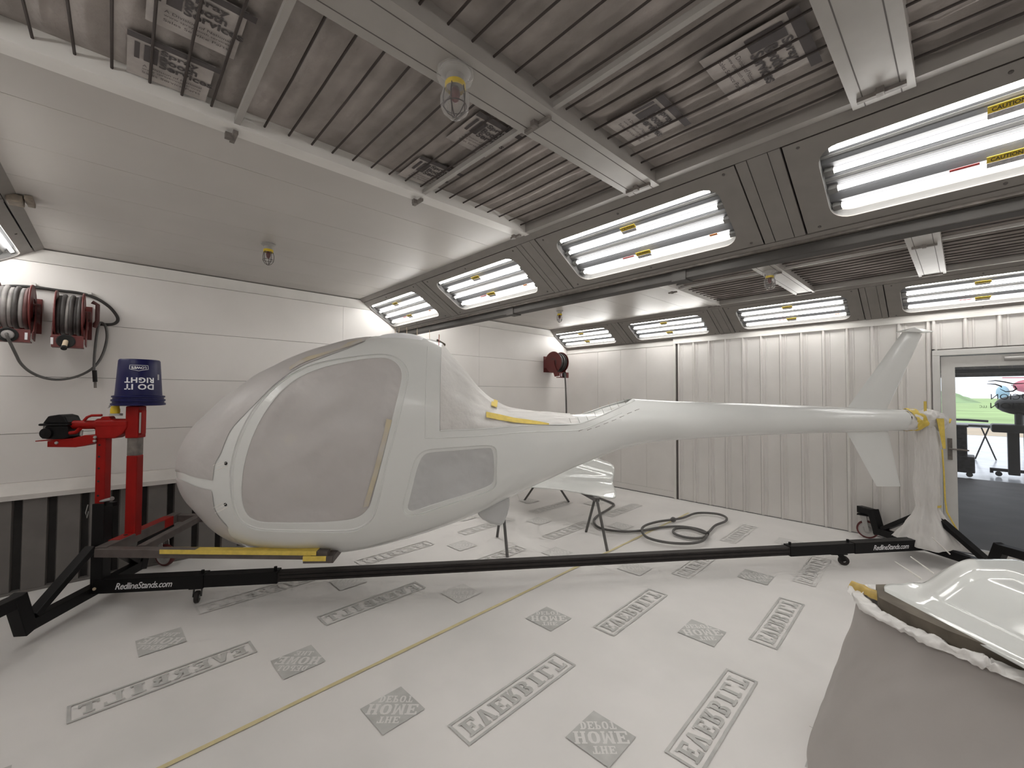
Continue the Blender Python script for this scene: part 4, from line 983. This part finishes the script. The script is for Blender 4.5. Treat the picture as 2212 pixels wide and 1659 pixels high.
def bulb(i, j):
    a = 2*PI*j; x = -1+2*i; r = .098*math.sqrt(max(0, 1-x**2*.97))*(1+.25*noise.noise(V((x*3, math.cos(a)*2, math.sin(a)*2+4)))+.1*noise.noise(V((x*9, math.cos(a)*5, math.sin(a)*5))))
    return W(6.83+.175*x, r*math.cos(a), 1.405-.02*x+r*math.sin(a)*1.1)
MB().grid(bulb, 30, 37).build('pivot_plastic', 'plastic', ST_, smooth=80)
def band(s0, s1, r, name, m, z0=1.41, amp=.2, seed=0):
    def fn(i, j):
        a = 2*PI*j; k = r*(1+amp*noise.noise(V((i*2, math.cos(a)*2, math.sin(a)*2+seed)))); return W(s0+(s1-s0)*i+.02*math.sin(a*2+seed), k*math.cos(a), z0+k*math.sin(a))
    return MB().grid(fn, 8, 31).build(name, m, ST_, smooth=80)
band(6.475, 6.60, .108, 'film_collar', 'plastic', amp=.1); band(6.53, 6.65, .112, 'tape_band', 'tape', amp=.22, seed=3)
band(6.98, 7.03, .035, 'tape_band', 'tape', 1.39, .3, 6)
MB().grid(lambda i, j: W(6.80+.085*(i-.5)*(1-.65*j)+.04*j, .108, 1.43-.30*j), 4, 14).build('tape_strip', 'tape', ST_, solid=.004)
MB().grid(lambda i, j: W(6.715+.03*i, .03, 1.49+.11*j), 3, 4).build('tape_strip', 'tape', ST_, solid=.004)
MB().tube([W(6.845, .085, 1.12), W(6.855, .088, .9), W(6.86, .09, .62), W(6.865, .10, .5), W(6.895, .14, .38), W(6.925, .17, .28)], .007, 6).build('tape_edge', 'tape', ST_)
MB().grid(lambda i, j: W(6.72+.12*i, .098-.03*(2*i-1)**2, .545+.02*j), 6, 3).build('tape_strip', 'tape', ST_, solid=.004)

# ------------------------------------------------------------------ bucket on the arm
BC = W(-.49, -.04, 1.553)
bk = thing('bucket', 'blue plastic bucket turned upside down on top of the red stand arm', 'bucket', BC)
R_ = lambda h: .150-.022*h/.365
MB().lathe([(.140, .0), (.150, .002), (.168, .004), (.168, .020), (.158, .022), (.158, .034), (.166, .036), (.166, .050), (.156, .052), (.156, .064), (.163, .066), (.163, .078), (R_(.08), .082), (R_(.2), .2), (R_(.355), .355), (R_(.36)-.006, .365), (.06, .366), (0, .366)], BC, (0, 0, 1), 48).build('bucket_shell', 'blue', bk, smooth=35)
MB().tube([BC+V((-.10, -.13, .03)), BC+V((-.13, -.16, -.0)), BC+V((-.10, -.18, -.02)), BC+V((-.03, -.17, .0)), BC+V((.0, -.165, .04))][:4], .003, 6).build('bail_wire', 'chrome', bk)
vd = (CAM-BC); vd.z = 0; vd.normalize(); rgt = vd.cross(V((0, 0, 1))); rgt = -rgt
def on_bucket(x, y):            # x to the right seen from the front, y up
    r = R_(y)+.0012; a = x/r; return BC+vd*(r*math.cos(a))+rgt*(r*math.sin(a))+V((0, 0, y))
bt = MB()
for t, xc, yc, wd, hh in (('DO IT', 0, .148, .185, .044), ('RIGHT', 0, .200, .185, .042)):
    put_text(bt, t, None, None, None, wd, hh, fn=lambda x, y, xc=xc, yc=yc: on_bucket(xc-x, yc-y), offset=.03, space=1.1)
put_text(bt, "LOWE'S", None, None, None, .09, .020, fn=lambda x, y: on_bucket(-x-.005, .297-y), offset=.03)
lg = [(-.06, .316), (.05, .316), (.052, .286), (.02, .279), (-.005, .272), (-.03, .279), (-.062, .286)]
ed = []
for i in range(len(lg)):
    a, b2 = lg[i], lg[(i+1) % len(lg)]
    ed += [(a[0]+(b2[0]-a[0])*k/4, a[1]+(b2[1]-a[1])*k/4) for k in range(4)]
bt.tube([on_bucket(*p) for p in ed], .0018, 4, closed=True)
bt.build('bucket_lettering', 'white', bk)
lb = MB(); lb.grid(lambda i, j: on_bucket(.125+.02*i, .205+.045*j), 4, 3); lb.build('bucket_sticker', 'greylab', bk)
jar = thing('grease_jar', 'small jar with a yellow lid band beside the red stand head under the bucket', 'jar', W(-.615, .02, 1.493))
JC = W(-.615, .02, 1.493)
MB().lathe([(0, 0), (.028, 0), (.030, .01), (.030, .03), (.026, .045), (.026, .058), (0, .06)], JC, (0, 0, 1), 20).build('jar_body', 'yellow', jar, smooth=40)

# ------------------------------------------------------------------ hose reels
def make_reel(c, label, wound, hw=.105):
    c = V(c); r = thing('hose_reel', label, 'hose reel', c, 'wall hose reels')
    X, Y, Z = V((1, 0, 0)), V((0, 1, 0)), V((0, 0, 1)); Rr = .195; wx = X0-c.x
    MB().bb(X0+.0005, X0+.012, c.y-.12, c.y+.125, c.z-.18, c.z+.12).build('base_plate', 'reel', r, bevel=.002)
    for sg in (-1, 1):
        yy = c.y+sg*hw
        MB().lathe([(.085, -.002), (Rr-.008, -.002), (Rr, -.006), (Rr+.003, 0), (Rr, .006), (Rr-.008, .002), (.10, .002), (.085, .010), (.085, -.002)], (c.x, yy, c.z), Y, 40).build('flange', 'reel', r, smooth=40)
        MB().lathe([(0, -.02), (.05, -.018), (.088, .0), (.088, .004), (0, .004)] if sg > 0 else [(0, .02), (.05, .018), (.088, .0), (.088, -.004), (0, -.004)], (c.x, yy, c.z), Y, 24).build('flange_dish', 'reeldk', r, smooth=40)
    for sg, dd in ((-1, .028), (1, .036)):
        yy = c.y+sg*(hw+dd-.018)
        MB().prism([V((X0+.01, yy, c.z-.10)), V((X0+.01, yy, c.z+.06)), V((c.x-.03, yy, c.z+.045)), V((c.x+.045, yy, c.z+.03)), V((c.x+.05, yy, c.z-.04)), V((c.x+.12, yy, c.z-.20)), V((c.x+.17, yy, c.z-.20)), V((c.x+.17, yy, c.z-.26)), V((c.x+.05, yy, c.z-.27)), V((c.x-.02, yy, c.z-.10))], Y*sg*.008).build('side_arm', 'reel', r, bevel=.002)
    MB().cyl((c.x, c.y+hw, c.z), (c.x, c.y+hw+.045, c.z), .045, n=18).build('spring_hub', 'reeldk', r, smooth=40)
    for k in range(6):
        yy = c.y-hw+.020+(2*hw-.04)/5*k; rr = .145+.012*(k % 2)
        pts = [V((c.x+rr*math.cos(t), yy+.006*math.sin(t*1.0), c.z+rr*math.sin(t))) for t in np.linspace(0, 2*PI, 30, endpoint=False)]
        MB().tube(pts, .0165, 8, closed=True).build('hose_turn', wound[k % len(wound)], r, smooth=60)
    MB().cyl((c.x, c.y-hw, c.z), (c.x, c.y+hw, c.z), .13, n=24).build('drum', 'hose', r, smooth=40)
    gx = c.x+.145; g = MB()
    g.bb(gx-.06, gx+.04, c.y-hw-.012, c.y+hw+.012, c.z-.205, c.z-.19).bb(gx-.06, gx+.04, c.y-hw-.012, c.y+hw+.012, c.z-.29, c.z-.278)
    g.bb(gx+.03, gx+.04, c.y-hw-.012, c.y+hw+.012, c.z-.278, c.z-.205)
    gu = g.build('hose_guide', 'reel', r, bevel=.002)
    gc = V((gx+.041, c.y-.01, c.z-.24))
    MB().lathe([(.052, 0), (.056, .006), (.050, .010), (.03, .004), (0, .004)], gc, X, 20).build('guide_mouth', 'hole', gu, smooth=40)
    MB().bb(gx+.04, gx+.0425, c.y+.075 if c.y < 0 and wound[0] == 'hose_l' else c.y-.095, c.y+.09 if c.y < 0 and wound[0] == 'hose_l' else c.y-.08, c.z-.27, c.z-.215).build('guide_sticker', 'white', gu)
    return r, gc
c1 = Px(33, 664, -5.19); c2 = Px(152, 681, -5.19); c3 = Px(1203, 783, -5.19)
r1, g1 = make_reel(c1, 'dark red hose reel at the left photo edge, wound with pale overspray-covered hose', ['hose_l', 'hose_l', 'hose_l', 'hose_d', 'hose_l', 'reeldk'], .092)
r2, g2 = make_reel(c2, 'dark red hose reel with dark hose, second from the left photo edge', ['hose_d', 'hose_d', 'hose_l', 'hose_d', 'hose_d'], .080)
r3, g3 = make_reel(c3, 'red hose reel in the far corner of the room, beyond the helicopter mast', ['hose', 'hose_d', 'hose'])
MB().lathe([(0, 0), (.03, .0), (.035, .012), (.03, .025), (0, .03)], g1, (1, 0, 0), 16).build('hose_stop', 'hose_l', r1, smooth=40)
MB().cyl(g2+V((0, 0, 0)), g2+V((.05, -.005, -.05)), .016, n=12).build('hose_coupling', 'pick', r2, smooth=40)
MB().cyl(g2+V((.05, -.005, -.05)), g2+V((.065, -.006, -.066)), .019, n=12).build('hose_plug', 'hole', r2, smooth=40)
MB().tube([c2+V((.02, .13, .13)), c2+V((.02, .165, .11)), c2+V((.02, .165, -.03)), c2+V((-.02, .15, -.08))], .016, 10).build('swivel_pipe', 'reeldk', r2, smooth=50)
hp = [g1+V((.01, 0, 0)), g1+V((.04, 0, -.01))]+[Px(x, y, -5.02+.25*f) for (x, y, f) in [(34, 765, -.1), (45, 785, -.4), (65, 803, -.7), (95, 816, -.9), (130, 820, -1.1), (170, 812, -1.2), (203, 793, -1.3), (222, 765, -1.35), (231, 730, -1.4), (228, 705, -1.4), (219, 697, -1.45), (213, 702, -1.4), (208, 730, -1.35), (204, 770, -1.25), (203, 800, -1.2), (204, 815, -1.2)]]
t1 = thing('spray_hose', 'pale hose drooping in a loop from the leftmost reel, handle hanging down', 'hose', hp[2])
MB().tube(smooth_poly([tuple(p) for p in hp], False, 4), .0105, 8).build('hose_run', 'hose_g', t1, smooth=60)
e0, e1, e2 = Px(204, 800, -5.31), Px(205.5, 825, -5.31), Px(206, 838, -5.31)
MB().cyl(e0, e1, .016, n=10).build('hose_handle', 'black', t1, smooth=50); MB().cyl(e1, e2, .010, n=10).build('hose_nozzle', 'grime', t1, smooth=50)
sp = [Px(x, y, -5.388) for x, y in [(-30, 622), (0, 620), (25, 618), (70, 620), (130, 628), (170, 633), (205, 643), (235, 662), (252, 682), (254, 693), (245, 700), (228, 701), (205, 699)]]+[c2+V((-.03, .16, -.075))]
sh_ = thing('supply_hose', 'black supply hose pinned to the back wall, curving round above both left reels', 'hose', sp[3])
MB().tube(smooth_poly([tuple(p) for p in sp], False, 5), .013, 8).build('hose_run', 'hose', sh_, smooth=60)
for x, y in ((73, 619), (194, 638)):
    p = Px(x, y, -5.388); MB().bb(X0+.0005, p.x+.016, p.y-.012, p.y+.012, p.z+.006, p.z+.03).build('clip', 'trim', sh_)
# air hose from the far reel
Pf = lambda x, y, z=.019: Pz(850+x/2.949, 880+y/2.949, z)
zp = [(1385, 605), (1380, 640), (1300, 690), (1277, 730), (1320, 770), (1450, 790), (1580, 785), (1700, 765), (1820, 758), (1940, 775), (2000, 805), (1960, 832), (1860, 828), (1785, 800), (1800, 772), (1890, 770), (1980, 800), (2010, 792), (2050, 752), (2115, 725), (2118, 700), (2070, 680), (1990, 672), (1920, 676), (1850, 702), (1780, 715), (1690, 727), (1605, 752), (1582, 785), (1620, 830), (1740, 860), (1880, 867), (1970, 848), (2003, 805)]
fp = [Pf(x, y, .019+.0009*i) for i, (x, y) in enumerate(zp)]
gd = g3+V((.02, 0, -.03))
dp = [g3, gd, gd+V((.03, .0, -.6)), gd+V((.05, -.02, -1.5)), V((gd.x+.06, gd.y-.05, .2)), V((gd.x+.12, gd.y-.12, .022)), V((-4.6, 5.75, .02))]
ah = thing('air_hose', 'grey air hose from the corner reel, lying in loops on the floor', 'hose', fp[0])
MB().tube(smooth_poly([tuple(p) for p in dp+fp], False, 5), .0145, 8).build('hose_run', 'hose_g', ah, smooth=60)
q = Pf(1782, 715, .045); MB().lathe([(0, -.035), (.026, -.025), (.035, 0), (.026, .025), (0, .035)], q, (.4, .9, 0), 14).build('coupling_ball', 'hose_g', ah, smooth=50)
q = Pf(2003, 800, .05); MB().cyl(q, Pf(1998, 812, .05), .018, n=10).build('hose_end', 'black', ah, smooth=50)

# ------------------------------------------------------------------ explosion-proof lamps
def make_lamp(p, label, bag, sc=1.0):
    p = V(p); l = thing('caged_lamp', label, 'lamp', p, 'caged ceiling lamps'); D = V((0, 0, -1)); s = sc
    MB().lathe([(0, 0), (.050*s, 0), (.052*s, .008), (.040*s, .018), (.030*s, .022), (.028*s, .06), (0, .06)], p, D, 24).build('lamp_base', 'lampbase', l, smooth=35)
    MB().lathe([(.033*s, .048), (.0345*s, .050), (.0345*s, .068), (.033*s, .070)], p, D, 24).build('tape_band', 'yellow', l, smooth=35)
    MB().lathe([(.027*s, .058), (.030*s, .085), (.031*s, .115), (.027*s, .145), (.015*s, .162), (0, .166)], p, D, 24).build('globe', 'globe', l, smooth=60)
    MB().lathe([(0, .06), (.012*s, .065), (.018*s, .09), (.012*s, .115), (0, .122)], p, D, 14).build('bulb', 'bulb', l, smooth=60)
    cg = MB()
    for k in range(5):
        a = 2*PI*k/5+.3; e = V((math.cos(a), math.sin(a), 0))
        cg.tube([p+D*.066+e*.034*s, p+D*.10+e*.040*s, p+D*.14+e*.038*s, p+D*.165+e*.022*s, p+D*.176+e*.004], .0022, 6)
    cg.tube([p+D*.135+V((math.cos(t), math.sin(t), 0))*.0385*s for t in np.linspace(0, 2*PI, 24, endpoint=False)], .002, 6, closed=True)
    cg.build('guard', 'lampmetal', l, smooth=60)
    if bag:
        def bf(i, j):
            a = 2*PI*j; pr = [(.004, .060), (.030, .060), (.055, .040), (.068, .036), (.086, .045), (.12, .047), (.155, .042), (.178, .022), (.186, .002)]
            x = i*(len(pr)-1); k = min(int(x), len(pr)-2); f = x-k; h = pr[k][0]+(pr[k+1][0]-pr[k][0])*f; r = pr[k][1]+(pr[k+1][1]-pr[k][1])*f
            r *= 1+.12*noise.noise(V((math.cos(a)*2.5, math.sin(a)*2.5, h*40)))
            return p+D*h+V((math.cos(a), math.sin(a), 0))*r*s
        MB().grid(bf, 30, 33).build('plastic_bag', 'bag', l, smooth=25)
    return l
q = Pz(985, 152, ZC-.022); make_lamp((BX[0], q.y, ZC-.022), 'large near caged lamp in a clear bag with yellow tape, hanging from the ceiling beam', True, 1.12)
make_lamp(Pz(580, 527, ZC), 'caged lamp with yellow band on the white ceiling panels, above the bucket', False, 1.05)
make_lamp(Pz(1209, 671, ZC), 'small far caged lamp on the ceiling of the second bay, above the corner hose reel', False, 1.0)
q = Pz(1640, 590, ZC-.022); make_lamp((BX[0], q.y, ZC-.022), 'caged lamp on the second bay beam, among the dark ceiling filters', True, 1.05)

# ------------------------------------------------------------------ trestles and the glossy cowl behind
def trestle(n0, n1, f0, f1, h, label):
    n0, n1, f0, f1 = map(V, (n0, n1, f0, f1)); t = thing('trestle', label, 'trestle', (n0+n1)/2)
    tn = (n0+n1)/2+V((0, 0, h)); tf = (f0+f1)/2+V((0, 0, h)); d = (tf-tn).normalized()
    for a, b in ((n0, tn), (n1, tn), (f0, tf), (f1, tf)):
        sd = (a-b); sd.z = 0; sd.normalize()
        MB().tube([a+V((0, 0, .002)), b+sd*.03], .0155, 8).build('leg', 'leg', t, smooth=40)
    MB().bar(tn-d*.02+V((0, 0, -.01)), tf+d*.02+V((0, 0, -.01)), .05, .035).build('rail', 'leg', t, bevel=.004)
    for b in (tn, tf): MB().bar(b-(n1-n0).normalized()*.045, b+(n1-n0).normalized()*.045, .05, .04).build('hinge', 'leg', t)
    return t
a1, b1 = Pz(1266, 1149, 0), Pz(1312, 1191, 0); a2, b2 = Pz(1074, 1160, 0), Pz(1096, 1204, 0); a3, b3 = Pz(1133, 1081, 0), Pz(1229, 1085, 0)
hA = on_axis(1279, 1075, 1, (a1.y+b1.y)/2).z-.005
trestle(a1, b1, a3, b3, hA, 'dark metal trestle with splayed legs under the glossy cowl, nearer the air hose')
off = (a3+b3)/2-(a1+b1)/2
trestle(a2, b2, a2+off, b2+off, hA, 'dark metal trestle whose legs show below the belly of the helicopter')
cw = thing('engine_cowl', 'glossy white cowl panel resting on a trestle behind the helicopter belly', 'aircraft panel', W(3.5, -1.8, hA))
rows = [[(1090, 1046, -2.05), (1150, 1053, -1.75), (1200, 1056, -1.48), (1240, 1062, -1.22), (1290, 1072, -.98), (1333, 1082, -.78)],
        [(1090, 1038, -2.25), (1150, 1043, -1.95), (1200, 1047, -1.70), (1240, 1051, -1.46), (1290, 1054, -1.22), (1331, 1060, -1.00)],
        [(1090, 1030, -2.50), (1150, 1032, -2.22), (1200, 1035, -1.96), (1240, 1039, -1.72), (1290, 1041, -1.48), (1322, 1044, -1.30)],
        [(1090, 1005, -2.55), (1150, 1008, -2.27), (1200, 1014, -2.02), (1240, 1018, -1.78), (1290, 1022, -1.52), (1327, 1024, -1.32)],
        [(1090, 975, -2.65), (1150, 975, -2.40), (1200, 978, -2.14), (1240, 983, -1.90), (1290, 994, -1.64), (1327, 1006, -1.42)],
        [(1090, 962, -3.0), (1150, 962, -2.75), (1200, 966, -2.45), (1240, 972, -2.2), (1288, 988, -1.9), (1321, 1001, -1.62)]]
k = MB(); k.add([Pt(*p) for r in rows for p in r], [(i*6+j, (i+1)*6+j, (i+1)*6+j+1, i*6+j+1) for i in range(5) for j in range(5)])
o = k.build('cowl_shell', 'gloss', cw, smooth=80, solid=.012)
ss = o.modifiers.new('sub', 'SUBSURF'); ss.levels = 3; ss.render_levels = 3; o.modifiers.move(1, 0)

# ------------------------------------------------------------------ foreground: masked box with a glossy door skin on it
EN = V((.68, -.73, 0)).normalized(); EE = V((.64, .77, 0)).normalized(); OUT = V((-.73, -.68, 0)).normalized()
ZT = .66
tt = [Pz(1858, 1284, ZT), Pz(1883, 1322, ZT), Pz(1950, 1360, ZT), Pz(2030, 1399, ZT), Pz(2120, 1436, ZT), Pz(2212, 1470, ZT)]
tail = tt[-1]+(tt[-1]-tt[-2]).normalized()*.45
path = [tt[0]+EE*.85, tt[0]+EE*.4, tt[0]+EE*.12]+tt+[tail]
pp = [V(p) for p in smooth_poly([tuple(p) for p in path], False, 6)]
bx = thing('masked_table', 'box draped to the floor in grey masking paper at the right photo edge', 'table', (tt[2].x+.4, tt[2].y, 0))
low = [V(p) for p in ((-.10, 3.55, 0), (-.40, 3.30, 0), (-.52, 3.05, 0), (-.545, 2.80, 0), (-.535, 2.50, 0), (-.50, 2.28, 0), (-.40, 2.05, 0), (-.22, 1.88, 0), (0, 1.72, 0), (.25, 1.52, 0))]
low = [V(p) for p in smooth_poly([tuple(p) for p in low], False, 8)]
def along(P, f):
    x = f*(len(P)-1); k = min(int(x), len(P)-2); return P[k].lerp(P[k+1], x-k)
def drape(i, j):
    p = along(pp, i); q = along(low, i); z = ZT*(1-j); b = p.lerp(q, j**1.25)
    d = (along(pp, min(1, i+.03))-along(pp, max(0, i-.03))); d.z = 0; d.normalize(); o = V((d.y, -d.x, 0))
    n = .022*noise.noise(V((i*9, j*1.2, 2)))+.03*noise.noise(V((i*4, j*2.2, 8)))+.008*noise.noise(V((i*22+j*5, j*6, 4)))
    b += o*(n*min(1, j*3)*(1-.7*j)+.012*math.sin(min(1, j/.06)*PI/2))
    return V((b.x, b.y, max(.006, z)+.002*(j < .02)))
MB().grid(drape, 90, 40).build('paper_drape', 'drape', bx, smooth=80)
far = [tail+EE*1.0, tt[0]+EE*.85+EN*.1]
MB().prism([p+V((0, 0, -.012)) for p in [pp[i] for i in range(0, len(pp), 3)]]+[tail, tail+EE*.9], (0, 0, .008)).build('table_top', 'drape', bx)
# crumpled rim of plastic along the top edge
def crump(i, j):
    k = i*(len(pp)-1); p = along(pp, i); d = (along(pp, min(1, i+.04))-along(pp, max(0, i-.04))); d.z = 0; d.normalize(); o = V((d.y, -d.x, 0)); n1 = noise.noise(V((k*.35, j*2, 3))); n2 = noise.noise(V((k*.9, j*5, 5)))
    t = j*PI; wv = .5+.5*noise.noise(V((k*.22, 0, 9)))
    n3 = noise.noise(V((k*.5+j*3, j*3, 7)))
    return p+o*(.010+.040*math.cos(t)*(.45+.8*wv)+.016*n1+.010*n3)+V((0, 0, .010+.024*math.sin(t)*(.45+1.0*wv)+.013*n2+.010*n3))
MB().grid(crump, len(pp)*3-2, 13).build('plastic_rim', 'plastic', bx, smooth=60)
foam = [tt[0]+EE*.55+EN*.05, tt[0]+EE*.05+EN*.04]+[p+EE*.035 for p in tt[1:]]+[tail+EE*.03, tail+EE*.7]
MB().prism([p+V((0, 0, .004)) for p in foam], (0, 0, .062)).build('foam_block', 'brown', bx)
MB().grid(lambda i, j: tt[0]+EE*(-.02+.05*i+.02*j)+OUT*(.02-.03*j)+EN*(-.03+.16*j)+V((0, 0, .02+.035*math.sin(PI*i)+.01*noise.noise(V((i*5, j*5, 1))))), 8, 10).build('tape_flap', 'gold', bx, smooth=60)
ZD = .735
OD = Pz(1887, 1262, ZD)
EN2 = (Pz(2212, 1432, ZD)-OD).normalized(); EE2 = V((-EN2.y, EN2.x, 0)); EE2 = (EE2*.98+EN2*.02).normalized()
sm = lambda x: 0 if x <= 0 else 1 if x >= 1 else x*x*(3-2*x)
ds = thing('door_skin', 'glossy white moulded door shell lying on the masked box at the right edge', 'aircraft panel', OD)
def skin(i, j):
    a = 1.25*i; b = .80*j
    rc = .10
    if a < rc and b < rc:                                    # rounded tip
        f = 1-math.sqrt(max(0, rc*rc-(rc-b)**2))/rc; a = a+(rc*f)*(1-a/rc)*.9
    b0 = .125*(1-sm((a-.02)/.22))
    h = .145*sm((b-b0)/.30)
    ra = sm((a-.19)/.035); rb = sm((b-.085)/.03)*(1-sm((b-.40)/.04)); h -= .020*ra*rb
    h -= .018*sm((.022-b)/.022)+.045*sm((.06-a)/.06)*sm((b-.16)/.1)
    h -= .03*sm((b-.60)/.15)
    return OD+EN2*a+EE2*b+V((0, 0, h))
MB().grid(skin, 70, 90).build('shell', 'gloss', ds, smooth=80, solid=.008)
hc = OD+EN2*.045+EE2*.50+V((0, 0, .128))
MB().lathe([(0, 0), (.045, 0), (.05, -.01)], hc, (0, 0, 1), 24).build('vent_hole', 'hole', ds)
for (xa, ya, xb, yb) in ((1984, 1216, 2016, 1238), (1954, 1228, 1990, 1250), (2024, 1172, 2052, 1197)):
    p0 = Pz(xb, yb, ZD+.08); p1 = p0-(Rt*(xb-xa)/912*3.0)+V((0, 0, (yb-ya)/912*3.2))
    MB().cyl(p0, p1, .0035, .002, 6).build('pick', 'pickw', ds)
